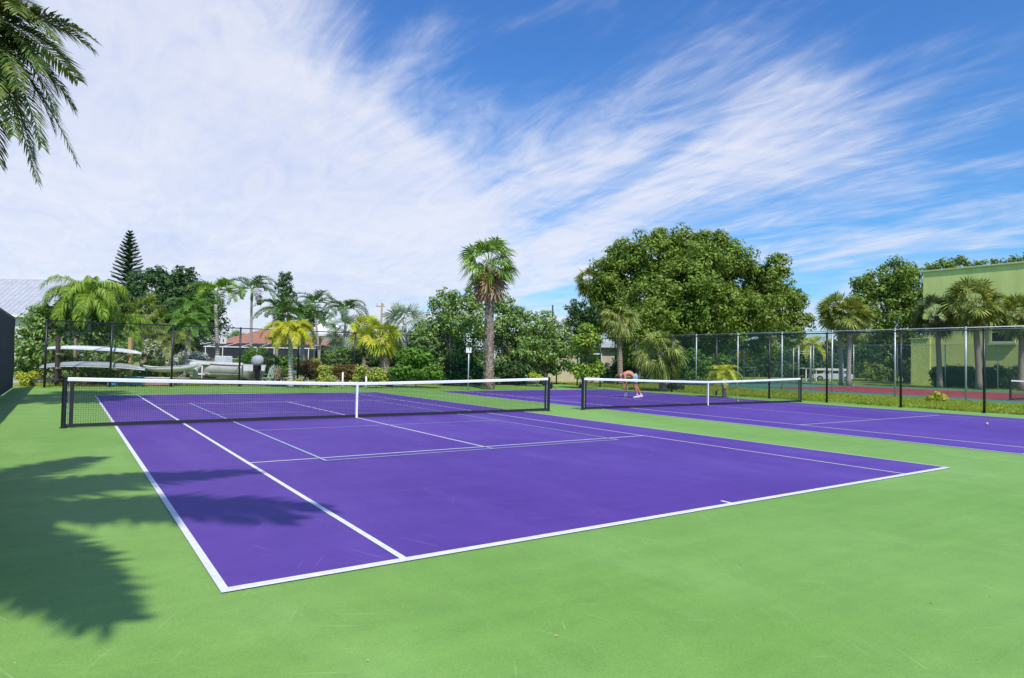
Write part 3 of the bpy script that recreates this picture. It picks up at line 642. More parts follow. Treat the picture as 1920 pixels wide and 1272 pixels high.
# dock kerb and sea wall along the fence foot
t=thing('timber_kerb',(-3,20.4,0),'low dark timber kerb rail running behind the foot of the far fence','kerb')
m=MB(); m.box((8.5,0,.30),(27,.09,.07)); m.obj('rail','dwood',t)
for k in range(14): m=MB(); m.box((-4.6+k*1.95,.0,.13),(.12,.12,.3)); m.obj('post','dwood',t)
t=MB(); t.box((5.5,24.0,.12),(30,.5,.28),0,.03); tag(t.obj('sea_wall','conc'),'pale concrete sea wall cap behind the far fence','sea wall','walls')
def hull(Ln,W,H,up=True,n=18):
    rings=[]
    for i in range(n+1):
        s=i/n; x=-Ln/2+Ln*s; w=W/2*max(.03,math.sin(PI*s)**.55); rk=H*.45*(abs(2*s-1)**3)
        prof=[]
        for k in range(13):
            a=PI*k/12; y=w*math.cos(a); z=-H*(math.sin(a)**.8)*(.35+.65*max(.05,math.sin(PI*s)**.5))
            prof.append((x,y,(rk+z) if up else -(rk+z)))
        rings.append(prof)
    return rings
def kayak(pxl,pxr,py0,py1,D,label,mat,under=False,name='kayak',H=.3,dy=0):
    a=at(pxl,py0,D); b=at(pxr,py1,D-.2); c=(a+b)/2; v=b-a; L_=np.linalg.norm(v); rz=math.atan2(v[1],v[0])
    t=thing(name,(c[0],c[1],c[2]),label,'kayak',rz=rz); t.rotation_euler[1]=-math.asin(v[2]/L_)
    m=MB(); m.loft(hull(L_,.66,H,not under)); m.obj('hull',mat,t,True)
    m=MB(); hk=hull(L_,.68,.06,not under)
    m.tube([r[0] for r in hull(L_,.67,H,not under)],.018,6); m.tube([r[-1] for r in hull(L_,.67,H,not under)],.018,6); m.obj('gunwale','white',t,True)
    for s in(-.22,.22): m=MB(); m.tube([(L_*s,-.31,(-.02 if under else .0)),(L_*s,0,(.30 if under else -.30)),(L_*s,.31,(-.02 if under else .0))],.014,5); m.obj('strap','rubber',t)
    return t
kayak(84,266,652,661,31,'upper white kayak lying upside down across the top arms of the timber rack','gel',True,H=.19)
kayak(74,272,686,690,31,'lower pale grey kayak on the timber rack, under the white one','greygel',True,H=.25)
D=31; o=gnd(175,D); t=thing('kayak_rack',(o[0],o[1],0),'timber kayak rack with one dark and one yellow post and cross arms','rack',rz=BRZ)
u=lambda px:(px-175)/ppm(D)
for px,pt,mt,w in((118,630,'dwood',.14),(124,634,'wood',.10),(229,632,'ywood',.16)):
    zt_=hgt(px,pt,D); m=MB(); m.box((u(px),.55 if mt!='dwood' else -.45,zt_/2),(w,w,zt_),0,.01); m.obj('post',mt,t)
m=MB()
for z in(1.48,.82):
    for px in(121,229): m=MB(); m.box((u(px),.05,z),(.09,1.3,.09)); m.obj('cross_arm','wood',t)
m=MB(); m.tube([(u(222),.62,1.5),(u(150),.62,.35)],.045,6); m.obj('brace','wood',t)
kayak(268,372,690,686,35,'long pale beached hull beyond the timber rack, beside the motor boat','gel',False,'rowing_hull',.3)
D=35; o=gnd(312,D); t=thing('boat_stand',(o[0],o[1],0),'wooden trestle under the long pale hull','stand',rz=BRZ)
m=MB(); 
for dx in(-.35,.35): m.box((dx,0,.34),(.1,.1,.68))
m.box((0,0,.66),(.95,.5,.07)); m.obj('frame','ywood',t)
# motor boat on a lift
D=37; a=gnd(352,D); b=gnd(470,D-1.5); v=b-a; L_=np.linalg.norm(v[:2])*1.08; rz=math.atan2(v[1],v[0]); c=(a+b)/2
t=thing('motor_boat',(c[0],c[1],.62),'white motor boat on a lift with a grey covered outboard at its stern','boat',rz=rz)
def bring(s):
    x=-L_/2+L_*s; w=.95*min(1,.05+1.45*s**.55) if s<.5 else .95; sh=.42+.22*(1-s)**2; dz=-.42+.30*(1-s)**3
    return [(x,-w,sh),(x,-w*.97,.1),(x,-w*.8,-.15),(x,-w*.35,dz+.08),(x,0,dz),(x,w*.35,dz+.08),(x,w*.8,-.15),(x,w*.97,.1),(x,w,sh),(x,w*.86,sh-.02),(x,w*.8,.12),(x,-w*.8,.12),(x,-w*.86,sh-.02)]
m=MB(); m.loft([bring(i/16) for i in range(17)]); h=m.obj('hull','boatcream',t,True)
m=MB(); m.tube([bring(i/16)[0] for i in range(17)],.035,6); m.tube([bring(i/16)[8] for i in range(17)],.035,6); m.obj('rub_rail','greygel',h)
m=MB(); m.tube([(bring(i/16)[1][0],bring(i/16)[1][1]-.01,bring(i/16)[1][2]-.18) for i in range(3,17)],.035,6); m.obj('stripe','greygel',h)
m=MB(); m.box((.3,0,.55),(.7,.6,.7),0,.05); m.obj('console','gel',t)
x=L_/2+.22
m=MB(); m.loft([[(x+dx*s+math.cos(k*PI/8)*rx*.0+rx*math.cos(k*PI/8),ry_*math.sin(k*PI/8),z) for k in range(16)] for z,rx,ry_,dx,s in ((.42,.20,.17,0,1),(.5,.34,.27,0,1),(.72,.36,.28,.02,1),(.9,.28,.23,.03,1),(.97,.1,.08,.03,1))]); ob=m.obj('outboard_cover','greyc',t,True)
m=MB(); m.box((x,0,.28),(.34,.3,.32),0,.05); m.box((x+.03,0,-.08),(.22,.16,.5),0,.03); m.box((x+.06,0,-.36),(.3,.1,.1),0,.03); m.obj('outboard_motor','black',t)
D=35.3; o=gnd(405,D); t=thing('boat_lift',(o[0],o[1],0),'white boat lift beam on pilings in front of the motor boat','boat lift',rz=BRZ)
u=lambda px:(px-405)/ppm(D); zb=hgt(405,682,D)
m=MB(); m.box((0,0,zb),(u(456)-u(357),.14,.13),0,.01); m.obj('beam','white',t)
for px,w,mt in((366,.24,'palegreen'),(378,.06,'white'),(452,.16,'dwood'),(447,.05,'white')):
    m=MB(); m.tube([(u(px),.0,0),(u(px),0,zb-.06)],w/2,10); m.obj('piling',mt,t,True)
m=MB(); m.box((u(375),.3,.52),(.9,.4,.1)); m.obj('step','white',t); m=MB(); m.box((u(435),.3,.3),(1.9,.14,.14)); m.obj('cradle','white',t)
# tan sail cover behind the boat
D=41; o=gnd(398,D); t=MB(); zt_=hgt(396,671,D)
t.loft([[(-.75,-.5,0),(.95,-.5,0),(.95,.5,0),(-.75,.5,0)],[(-.72,-.45,.8),(.9,-.45,.8),(.9,.45,.8),(-.72,.45,.8)],[(-.12,-.05,zt_),(.0,-.05,zt_),(.0,.05,zt_),(-.12,.05,zt_)]])
q=t.obj('canvas_cover','tan',None,False,o); q.rotation_euler=(0,0,BRZ); tag(q,'pointed tan canvas cover standing behind the motor boat','cover')
# storage bins
def bin_(px,D,w,d,h,mat,label,lid):
    o=gnd(px,D); t=thing('storage_bin',tuple(o),label,'bin','plastic bins behind the fence',rz=BRZ)
    m=MB(); m.box((0,0,h/2),(w,d,h),0,.03); m.obj('body',mat,t); m=MB(); m.box((0,0,h+.02),(w+.05,d+.05,.05),0,.015); m.obj('lid',lid,t)
bin_(215,31.3,.5,.4,.34,'blue','dark teal storage bin below the lower kayak','blue'); bin_(252,31.6,.72,.45,.42,'teal','wide turquoise storage bin right of the yellow rack post','blue')
bin_(298,32.5,1.2,.5,.36,'pink','long faded pink bin under the wooden trestle','white')
# sign on the pale palm and sign on a pole
def sign(px,py,D,w,label,pole=True,mark='bar'):
    c=at(px,py,D); t=thing('sign',(c[0],c[1],c[2]) if not pole else (c[0],c[1],0),label,'sign',rz=BRZ); z=0 if not pole else c[2]
    m=MB(); m.box((0,0,z),(w,.03,w),0,.006); b=m.obj('board','white',t)
    m=MB()
    if mark=='bar': m.box((0,-.02,z),(w*.14,.01,w*.5),0); m.box((0,-.021,z+w*.17),(w*.20,.01,w*.1)); m.box((0,-.021,z-w*.1),(w*.20,.01,w*.1))
    else: m.box((w*.2,-.02,z+.03),(w*.12,.01,w*.5)); m.box((w*.08,-.021,z+.1),(w*.3,.01,w*.1))
    m.obj('mark','dwood',b)
    m=MB()
    if pole: m.tube([(0,.05,0),(0,.05,z+w*.3)],.03,8); m.obj('post','galv',t,True)
    else: m.tube([(-w*.5,.03,0),(-w*.5-.28,.05,0)],.03,6); m.obj('bracket','galv',t)
sign(419,639,44,.42,'square white sign with a dark mark fixed to a pale palm trunk',False)
sign(879,657,33.5,.27,'small white sign on a thin steel post left of the thick ringed palm trunk',True,'num')
# chairs
def adirondack(px,D,mat,label,rz=0):
    o=gnd(px,D); t=thing('garden_chair',tuple(o),label,'chair','garden chairs on the dock',rz=rz)
    m=MB(); 
    for k in range(5): m.box((-.22+k*.11,-.02,.33),(.09,.48,.02))
    m.obj('seat',mat,t)
    m=MB()
    for k in range(5):
        x=-.24+k*.12; h=.78-.06*abs(k-2)**1.5; m.tube([(x*.9,.2,.3),(x,.45,.3+h)],.035,5)
    m.obj('backrest',mat,t)
    for s in(-1,1):
        m=MB(); m.box((s*.33,-.02,.55),(.11,.6,.025)); m.obj('armrest',mat,t)
        m=MB(); m.box((s*.3,-.24,.27),(.05,.08,.54)); m.obj('leg',mat,t); m=MB(); m.tube([(s*.28,-.2,.3),(s*.28,.5,.05)],.035,5); m.obj('leg',mat,t)
adirondack(503,36,'palegreen','pale green slatted garden chair right of the covered outboard',-.9)
adirondack(528,36,'tan','tan garden chair beside the pale green one',2.3)
def stake(px,D,z,label):
    o=gnd(px,D); m=MB(); m.tube([(0,0,0),(0,0,z)],.045,8); m.lathe([(.0,z+.04),(.05,z)],(0,0,0),8); tag(m.obj('stake','white',None,True,o),label,'stake','white stakes among the shrubs')
stake(642,33,.8,'white stake standing before the dark bronze shrub'); stake(686,33,.62,'white stake between the two pale croton shrubs')
m_=gnd(551,35); t=thing('letter_box',tuple(m_),'small white box on a post right of the yellow palm trunk','box',rz=BRZ); m=MB(); m.tube([(0,0,0),(0,0,.62)],.035,6); m.obj('post','galv',t); m=MB(); m.box((0,0,.72),(.34,.3,.22),0,.03); m.obj('body','white',t)
# utility pole
D=95; o=gnd(713,D); zt_=hgt(713,568,D); t=thing('utility_pole',tuple(o),'thin utility pole with a short cross arm rising behind the fan palms','pole',rz=BRZ)
m=MB(); m.tube([(0,0,0),(0,0,zt_)],[.2,.13],8); m.obj('pole','wood',t,True); m=MB(); m.box((-.25,0,zt_-.5),(1.3,.12,.12)); m.obj('cross_arm','wood',t)
for x in(-.7,.2): m=MB(); m.tube([(x,0,zt_-.4),(x,0,zt_-.1)],.06,6); m.obj('insulator','greygel',t)
# things beyond on the right
D=62; o=gnd(1552,D)
D=66; o=gnd(1556,D); t=thing('white_rail_fence',tuple(o),'white horizontal rail with posts in front of the parked car','fence',rz=BRZ)
u=lambda px:(px-1556)/ppm(D); zr_=hgt(1550,693,D)
m=MB(); m.box((0,0,zr_),(u(1590)-u(1512),.12,.22)); m.obj('rail','white',t)
for px in(1512,1531,1557,1574,1589): m=MB(); m.box((u(px),.09,zr_/2),(.10,.06,zr_)); m.obj('post','white',t)
D=72; o=gnd(1560,D); t=thing('parked_car',tuple(o),'white car parked behind the white rail, left of the two palm trunks','car',rz=BRZ-.35); t.scale=(.95,.95,.8)
def carring(x,w,z0,zb,zt,wt): return [(x,-w,z0),(x,-w,zb),(x,-wt,zt),(x,wt,zt),(x,w,zb),(x,w,z0)]
m=MB(); m.loft([carring(-2.2,.75,.35,.62,.68,.65),carring(-2.0,.86,.25,.78,.84,.75),(carring(-1.0,.9,.22,.88,.96,.8)),carring(.9,.9,.22,.92,1.0,.8),carring(1.9,.88,.25,.9,.98,.78),carring(2.2,.78,.35,.75,.86,.65)]); bd=m.obj('body','carp',t)
m=MB(); m.loft([carring(-1.05,.78,.93,.95,.97,.72),carring(-.35,.8,.93,1.2,1.42,.6),carring(.7,.8,.93,1.2,1.46,.6),carring(1.75,.78,.93,.97,1.02,.7)]); m.obj('windows','glass',t)
m=MB(); m.box((.2,0,1.46),(1.3,1.22,.05),0,.02); 
for s in(-1,1): m.tube([(-1.0,s*.76,.97),(-.35,s*.62,1.44),(.7,s*.62,1.47),(1.7,s*.72,1.0)],.04,5)
m.obj('roof','carp',t)
for x in(-1.35,1.4):
    for s in(-1,1):
        m=MB(); m.tube([(x,s*.70,.33),(x,s*.92,.33)],.33,18); wl=m.obj('wheel','rubber',t); m=MB(); m.tube([(x,s*.90,.33),(x,s*.935,.33)],.19,12); m.obj('rim','steel',wl)
for s in(-1,1): m=MB(); m.box((-2.13,s*.55,.68),(.12,.3,.12),0,.02); m.obj('headlight','glass',bd)
# teal covered boat and umbrella under the trees
D=58; o=gnd(1207,D); t=thing('covered_boat',tuple(o),'boat on a trailer under a turquoise tarpaulin, behind the bending person','boat',rz=BRZ)
m=MB(); m.loft([[(x,w*math.cos(a),.7+hh*max(0,math.sin(a))) for a in [k*PI/8 for k in range(9)]] for x,w,hh in((-1.5,.2,.25),(-1.2,.55,.6),(-.7,.75,.85),(-.1,.85,1.05),(.5,.85,.85),(1.1,.8,.95),(1.45,.6,.5))]); m.obj('tarpaulin','teal',t,True)
m=MB(); m.loft([[(x,w*math.cos(a),.72-hh*max(0,math.sin(a))) for a in [k*PI/8 for k in range(9)]] for x,w,hh in((-1.6,.1,.1),(-1.0,.6,.35),(.5,.8,.42),(1.5,.75,.4))]); m.obj('hull','gel',t,True)
m=MB(); m.box((0,0,.22),(3.4,.1,.08)); 
for s in(-1,1): m.tube([(.4,s*.8,.26),(.4,s*.95,.26)],.26,14)
m.obj('trailer','galv',t)
D=60; o=gnd(1158,D); zt_=hgt(1158,690,D); t=thing('patio_umbrella',tuple(o),'small turquoise umbrella behind the head of the bending person','umbrella')
m=MB(); m.tube([(0,0,0),(0,0,max(zt_,1.5))],.03,6); m.obj('pole','white',t); zz=max(zt_,1.5); m=MB(); m.lathe([(0,zz+.05),(.35,zz-.05),(.75,zz-.32),(.73,zz-.36),(.3,zz-.12)],(0,0,0),8); m.obj('canopy','teal',t)
# basketball hoop with yellow board
D=62; o=gnd(1391,D); zc=hgt(1391,667,D); t=thing('yellow_sign_board',tuple(o),'rounded yellow board on a dark post beyond the grey fence','sign',rz=BRZ)
m=MB(); n_=12; pr=[(-.62,-.4),(.62,-.4)]+[(.62*math.cos(PI*k/n_),.05+.5*math.sin(PI*k/n_)) for k in range(n_+1)]
m.loft([[(x,-.04,zc+z) for x,z in pr],[(x,.04,zc+z) for x,z in pr]]); m.obj('board','yellow',t)
m=MB(); m.tube([(0,.1,0),(0,.1,zc+.2)],.06,8); m.obj('post','dwood',t)
# football-style white frames in the far park
D=63; o=gnd(1403,D); t=thing('goal_frame',tuple(o),'small white frame goal standing on the far lawn behind the grey fence','goal',rz=BRZ)
m=MB(); m.tube([(-.9,0,0),(-.9,0,1.3),(.6,0,1.3),(.6,0,0)],.05,8); m.obj('frame','white',t)
for x in(-.9,.6): m=MB(); m.tube([(x,0,1.3),(x,.9,0)],.03,6); m.obj('stay','white',t)
# ================================================================== tennis balls
def ball(x,y,label): m=MB(); m.lathe([(.0335*math.sin(PI*k/10),.0345-.0335*math.cos(PI*k/10)) for k in range(11)],(0,0,0),18); tag(m.obj('tennis_ball','ball',None,True,(x,y,0)),label,'tennis ball','tennis balls on the courts')
ball(15.59,-8.76,'tennis ball lying alone on the near right part of the far purple court'); ball(17.7,1.26,'tennis ball lying just behind the farther net')
# ================================================================== the person
def person():
    P0=gnd(1190,29.7); left=-RX; back=FY
    t=thing('person',tuple(P0),'person in light shorts bending down to pick something up behind the farther net','person')
    def w(l,z,d=0): return Vector(tuple(left*l+back*d))+Vector((0,0,z))
    V=[];E=[];Rr=[]
    def v(p,r,par=None):
        V.append(p);Rr.append(r)
        if par is not None:E.append((par,len(V)-1))
        return len(V)-1
    pel=v(w(.02,.99),(.15,.135)); s1=v(w(.17,1.09),(.135,.13),pel); s2=v(w(.33,1.13),(.155,.14),s1); s3=v(w(.47,1.10),(.15,.12),s2); nk=v(w(.575,1.04),(.06,.06),s3)
    h0=v(w(.64,.99),(.075,.07),nk); h1=v(w(.71,.945),(.095,.08),h0); h2=v(w(.775,.90),(.075,.065),h1)
    fc=v(w(.70,.87),(.05,.045),h1)
    hands=[]
    for sd,(ex,ez),(hx,hz) in((-1,(.47,.78),(.36,.52)),(1,(.50,.80),(.47,.55))):
        sh=v(w(.50,1.03,sd*.18),(.07,.065),s3); el=v(w(ex,ez,sd*.2),(.043,.043),sh); f1=v(w((ex+hx)/2,(ez+hz)/2,sd*.17),(.038,.038),el); wr=v(w(hx,hz,sd*.12),(.026,.026),f1)
        pm=v(w(hx-.01,hz-.07,sd*.11),(.034,.02),wr); hands.append(w(hx-.01,hz-.10,sd*.11))
        for k in range(4): a=v(w(hx-.035+.022*k,hz-.12,sd*.10),(.009,.009),pm); v(w(hx-.045+.022*k,hz-.165+.006*abs(k-1),sd*.08),(.008,.008),a)
        a=v(w(hx+.035,hz-.085,sd*.09),(.011,.011),pm); v(w(hx+.05,hz-.12,sd*.08),(.009,.009),a)
    for sd,hipx,(kx,kz),(ax,az),tx in((-1,.02,(.03,.52),(-.10,.10),0.0),(1,.02,(-.06,.54),(-.30,.12),0.0)):
        hp=v(w(hipx,.90,sd*.1),(.10,.10),pel); th=v(w((hipx+kx)/2,.72,sd*.11),(.088,.085),hp); kn=v(w(kx,kz,sd*.11),(.058,.058),th); cf=v(w(kx*.6+ax*.4-.02,kz*.6+az*.4,sd*.11),(.062,.058),kn); an=v(w(ax,az,sd*.11),(.036,.036),cf); v(w(ax+.10,az-.055,sd*.11),(.035,.03),an)
        t['a%d'%sd]=0
    for k in list(t.keys()):
        if k.startswith('a'): del t[k]
    me=bpy.data.meshes.new('body'); me.from_pydata([tuple(p) for p in V],E,[]); o=bpy.data.objects.new('body',me); COL.objects.link(o); o.parent=t; me.materials.append(MT['skin'])
    sk=o.modifiers.new('skin','SKIN'); sk.use_smooth_shade=True
    for i,r in enumerate(Rr): me.skin_vertices[0].data[i].radius=r
    me.skin_vertices[0].data[0].use_root=True
    sb=o.modifiers.new('sub','SUBSURF'); sb.levels=1; sb.render_levels=1
    # shorts: a ringed garment round hips and thighs
    m=MB(); up=lambda c,ax,ra,rb,n=14:[tuple(c+Vector(tuple(left))*math.cos(2*PI*k/n)*ra*ax[1]+Vector((0,0,1))*(-math.cos(2*PI*k/n)*ra*ax[0])+Vector(tuple(back))*math.sin(2*PI*k/n)*rb) for k in range(n)]
    m.loft([up(w(.055,1.02),(.6,.8),.155,.185),up(w(.0,.93),(.2,.98),.15,.19),up(w(.01,.84),(0,1),.125,.18)])
    for sd in(-1,1): m.loft([up(w(.01,.87,sd*.1),(0,1),.12,.10),up(w(.01,.76,sd*.11),(0,1),.112,.10),up(w(.0,.67,sd*.115),(0,1),.108,.10)])
    m.obj('shorts','shorts',t,True)
    m=MB(); hc=w(.745,.955); 
    rings=[]
    for i in range(9):
        a=PI*i/8; rings.append([tuple(hc+Vector(tuple(left))*(.10*math.cos(a))+(Vector((0,0,1))*math.cos(b)*.10+Vector(tuple(back))*math.sin(b)*.093)*math.sin(a)) for b in [2*PI*k/12 for k in range(12)]])
    m.loft(rings); m.obj('hair','hair',t,True)
    for sd,(ax,az) in((-1,(-.10,.10)),(1,(-.30,.12))):
        dz=az-.10
        m=MB(); m.loft([up(w(ax-.06,.06+dz,sd*.11),(0,1),.03,.04,10),up(w(ax-.06,.10+dz,sd*.11),(0,1),.05,.045,10)]);
        rg=[]
        for x,wd,h in((-.09,.035,.07),(-.05,.045,.11),(.02,.048,.10),(.10,.05,.065),(.17,.045,.05),(.20,.02,.03)):
            rg.append([tuple(w(ax+x,z+dz,sd*.11+y)) for y,z in((-wd,.003),(-wd,h*.5),(-wd*.6,h),(wd*.6,h),(wd,h*.5),(wd,.003))])
        m.loft(rg); m.obj('shoe','shoe',t,True)
        m=MB(); m.tube([w(ax,.09+dz,sd*.11),w(ax+.01,.17+dz,sd*.11)],.043,10); m.obj('sock','shoe',t,True)
    # racquet held by the hand on the near side
    h=hands[0]; hw=Vector(tuple(P0))+h
    r=thing('tennis_racquet',tuple(hw),'dark tennis racquet hanging from the hand of the bending person','racquet')
    d=(Vector(tuple(left))*.25+Vector((0,0,-1))).normalized(); s=(Vector(tuple(left))*1+Vector((0,0,.25))).normalized(); s=(Vector(tuple(left))-d*Vector(tuple(left)).dot(d)).normalized()
    m=MB(); m.tube([d*-.08,d*.10],.016,8); m.obj('grip','white',r,True)
    m=MB(); m.tube([d*.10,d*.17],.010,6); cc=d*.29; pts=[cc+d*(-.15*math.cos(a))*1.0+s*(.115*math.sin(a)) for a in [2*PI*k/24 for k in range(25)]]; m.tube(pts,.011,6,False); m.obj('frame','black',r,True)
    Q=[]
    for k in range(-4,5):
        x=k*.025; hh=.14*math.sqrt(max(0,1-(x/.115)**2)); a,b=cc+s*x-d*hh,cc+s*x+d*hh; e=s*.0008; Q.append([tuple(a-e),tuple(a+e),tuple(b+e),tuple(b-e)])
    for k in range(-5,6):
        x=k*.026; hh=.113*math.sqrt(max(0,1-(x/.15)**2)); a,b=cc+d*x-s*hh,cc+d*x+s*hh; e=d*.0008; Q.append([tuple(a-e),tuple(a+e),tuple(b+e),tuple(b-e)])
    qobj('strings',np.array(Q),'white',r)
m_,nt,out=newmat('printed_shorts'); b=N(nt,'ShaderNodeBsdfPrincipled'); nt.links.new(b.outputs[0],out.inputs[0]); nt.links.new(ramp(nt,noise(nt,11,3,.6),[(.42,(.10,.42,.46)),(.55,(.42,.50,.55)),(.66,(.20,.18,.36))]),b.inputs[0]); b.inputs['Roughness'].default_value=.8; MT['shorts']=m_
person()
CLOUDS=[(150,380,780,1.0),(450,330,560,.5),(800,480,560,.7),(1150,320,420,.72),(1480,190,220,.36),(1720,170,200,.16),(1650,480,380,.42),(980,60,400,-.5),(700,60,240,-.15),(1850,40,300,-.2),(1800,300,300,-.1),(250,60,420,.15)]
STREAK=1
# ================================================================== vegetation
# palms leaning over the left fence (their shade falls on the near court)
cA=at(-48,20,16.0); az0=-YAW
FR=[(.15,.15,2.9,.50),(-.1,.75,2.6,.85),(.3,-.15,2.6,.55),(-.2,-.35,2.7,.5),(.1,-.62,3.2,.42),(.35,-.85,4.2,.22),(-.3,-1.0,3.6,.2),(.6,-.8,3.2,.3),(-.6,-.75,3.0,.35),(.2,-1.15,4.4,.1),(-.15,.1,2.6,.7),(.5,.25,2.6,.6),(-.5,.2,2.3,.7),(.7,-.5,2.9,.35),(-.8,-.2,2.4,.5),(-.05,-.9,3.9,.25),(.0,1.15,2.4,.9),(.8,-1.1,3.6,.15),(-.8,-1.1,3.6,.15),(0.,-1.3,3.9,.1),(.4,-.45,2.6,.5),(-.4,-.6,2.9,.4)]
def lead_palm(name,base,top,fr,label):
    rng=np.random.default_rng(5); base=np.array(base,float); rel=np.array(top)-base; t=thing(name,tuple(base),label,'palm tree','palms left of the windscreen')
    m=MB(); pts=[(rel[0]*(i/12)**1.5,rel[1]*(i/12)**1.5,rel[2]*i/12) for i in range(13)]; m.tube(pts,[.2-.06*i/12+.08*max(0,1-i/1.5) for i in range(13)],14); m.obj('trunk','btrunk',t,True)
    Q=[]
    for da,el,Ln,dr in fr: Q+=frond_quads(rel,az0+da,el,Ln,dr,78,.72,.044,.42,rng=rng,plume=.14,vee=.2)
    for i in range(16):
        az=az0+PI+rng.uniform(-1.9,1.9); Q+=frond_quads(rel,az,rng.uniform(-.6,1.2),3.2,rng.uniform(.3,.6),60,.9,.06,.45,rng=rng,plume=.1)
    qobj('crown',np.array(Q),'coco',t)
    m=MB(); r_=random.Random(3)
    for k in range(9): 
        a=2*PI*k/9; m.lathe([(.001,-.13),(.07,-.10),(.10,0),(.07,.09),(.001,.12)],(rel[0]+.2*math.cos(a),rel[1]+.2*math.sin(a),rel[2]-.22-.08*(k%2)),8)
    m.obj('coconuts','hedge',t,True)
lead_palm('coconut_palm',(cA[0]-1.6,cA[1]+.8,0),cA,FR,'coconut palm whose drooping dark fronds hang into the top left corner')
feather_palm('coconut_palm',(-12.3,-16.6,0),(-10.4,-15.85,9.5),'coconut palm out of view at the left, seen only by its shade','palm tree','palms left of the windscreen','coco','btrunk',n=32,Ln=4.3,ll=.85,lw=.10,nl=56,r0=.2,r1=.13,droop=(.3,.8),el=(-.7,1.2),ldroop=.4,seed=12,plume=.12)
# --- left background
tree('norfolk_pine_placeholder' if False else 'broadleaf_tree',gnd(300,54),[(268,590,55),(300,555,50),(340,545,42),(300,520,24),(345,515,20),(262,530,24),(375,555,30),(390,600,34),(330,610,60),(230,560,32),(388,612,22),(358,640,24),(372,590,34),(320,570,40),(350,560,40),(120,600,26),(150,560,24),(240,600,36),(280,640,40),(210,570,24),(385,575,26),(300,660,36)],54,'dense dark green tree mass between the drooping palm and the pale trunk','tree',None,'dark',.26,1.,.4,21,clump=(.5,.9))
tree('sea_grape_tree',gnd(110,33),[(75,610,36),(100,650,38),(60,660,34),(130,690,36),(150,640,36),(200,640,34),(215,690,34),(60,700,30),(185,690,36),(95,585,30),(35,690,22),(45,640,26),(120,610,34),(70,590,24),(230,660,30),(160,600,28)],33,'round-leaved sea grape thicket behind the kayak rack','tree',None,'grape',.17,.95,.12,22,multi=3)
feather_palm('queen_palm',gnd(164,33),tuple(at(166,556,33)),'bright green queen palm with drooping plumes above the kayak rack','palm tree',None,'queen','ptrunk',n=30,Ln=2.3,ll=.75,lw=.03,nl=74,r0=.15,r1=.12,droop=(.7,1.5),el=(-.35,1.35),ldroop=1.7,seed=23,plume=.3)
feather_palm('queen_palm',gnd(218,35),tuple(at(224,612,35)),'smaller queen palm with yellowing plumes right of the kayak rack','palm tree',None,'queen','btrunk',n=20,Ln=2.0,ll=.62,lw=.032,nl=60,r0=.12,r1=.1,droop=(.8,1.5),el=(-.4,1.3),ldroop=1.7,seed=24,plume=.3)
# norfolk pine
def norfolk(px,ptop,pbot,D,hw,label,seed,name='norfolk_pine'):
    rng=np.random.default_rng(seed); o=gnd(px,D); zt=hgt(px,ptop,D); zb=hgt(px,pbot,D); t=thing(name,tuple(o),label,'tree'); m=MB(); m.tube([(0,0,0),(0,0,zt)],[.28,.03],8); m.obj('trunk','bark',t,True); Q=[]
    nt_=17; Rm=hw/ppm(D)
    for i in range(nt_):
        s=i/(nt_-1); z=zb+(zt-.25-zb)*s**.92; R=Rm*(1-s)**.8+.18; nb=7 if i<13 else 5
        for k in range(nb):
            a=2*PI*k/nb+i*.45+rng.normal(0,.05); d=np.array([math.cos(a),math.sin(a),.28+.3*s]); d/=np.linalg.norm(d); sd=np.array([-math.sin(a),math.cos(a),0]); b=np.array([0,0,z]); e=b+d*R; up=np.array([0,0,1.])
            for w,hh in((sd,.035),(up,.05)): Q.append((b-w*hh,b+w*hh,e+w*.02,e-w*.02))
            n=int(R/.12)+3
            for j in range(n):
                f=(j+1)/n; p=b+d*R*f
                for s2 in(-1,1):
                    l=.34*(1-.35*f)*rng.uniform(.8,1.2); q=sd*s2*.75+d*.5+up*.45; q/=np.linalg.norm(q); w=up*.05; Q.append((p-w,p+w,p+q*l+w*.4,p+q*l-w*.4)); w=d*.045; Q.append((p-w,p+w,p+q*l+w*.4,p+q*l-w*.4))
    qobj('crown',np.array(Q),'pine',t)
norfolk(234,431,545,68,31,'tiered Norfolk pine standing above the dark trees at the left',31)
feather_palm('areca_palm',gnd(345,39),tuple(at(352,610,39)),'bright green feathery palm behind the boats, left of the tall pale trunk','palm tree',None,'bright','ptrunk',n=22,Ln=1.9,ll=.5,lw=.04,nl=36,r0=.09,r1=.07,droop=(.5,1.3),el=(-.2,1.35),ldroop=.7,seed=32)
feather_palm('areca_palm',gnd(352,42),tuple(at(362,580,42)),'taller bright feathery palm against the dark trees','palm tree',None,'bright','ptrunk',n=18,Ln=1.9,ll=.5,lw=.04,nl=34,r0=.09,r1=.07,droop=(.5,1.3),el=(-.2,1.35),ldroop=.7,seed=33)
feather_palm('areca_palm',gnd(322,36),tuple(at(318,640,36)),'grey-green low palm with arching fronds left of the bright feathery palms','palm tree',None,'sabal','ptrunk',n=16,Ln=1.7,ll=.42,lw=.03,nl=36,r0=.09,r1=.07,droop=(.4,1.2),el=(-.2,1.3),ldroop=.4,seed=34)
fan_palm('fan_palm',gnd(268,44),tuple(at(272,590,44)),'olive fan palm in front of the dark tree mass','palm tree',None,'sabal','btrunk',n=22,pet=.8,R=.7,seed=35)
RP='tall feather palms round the terracotta house'
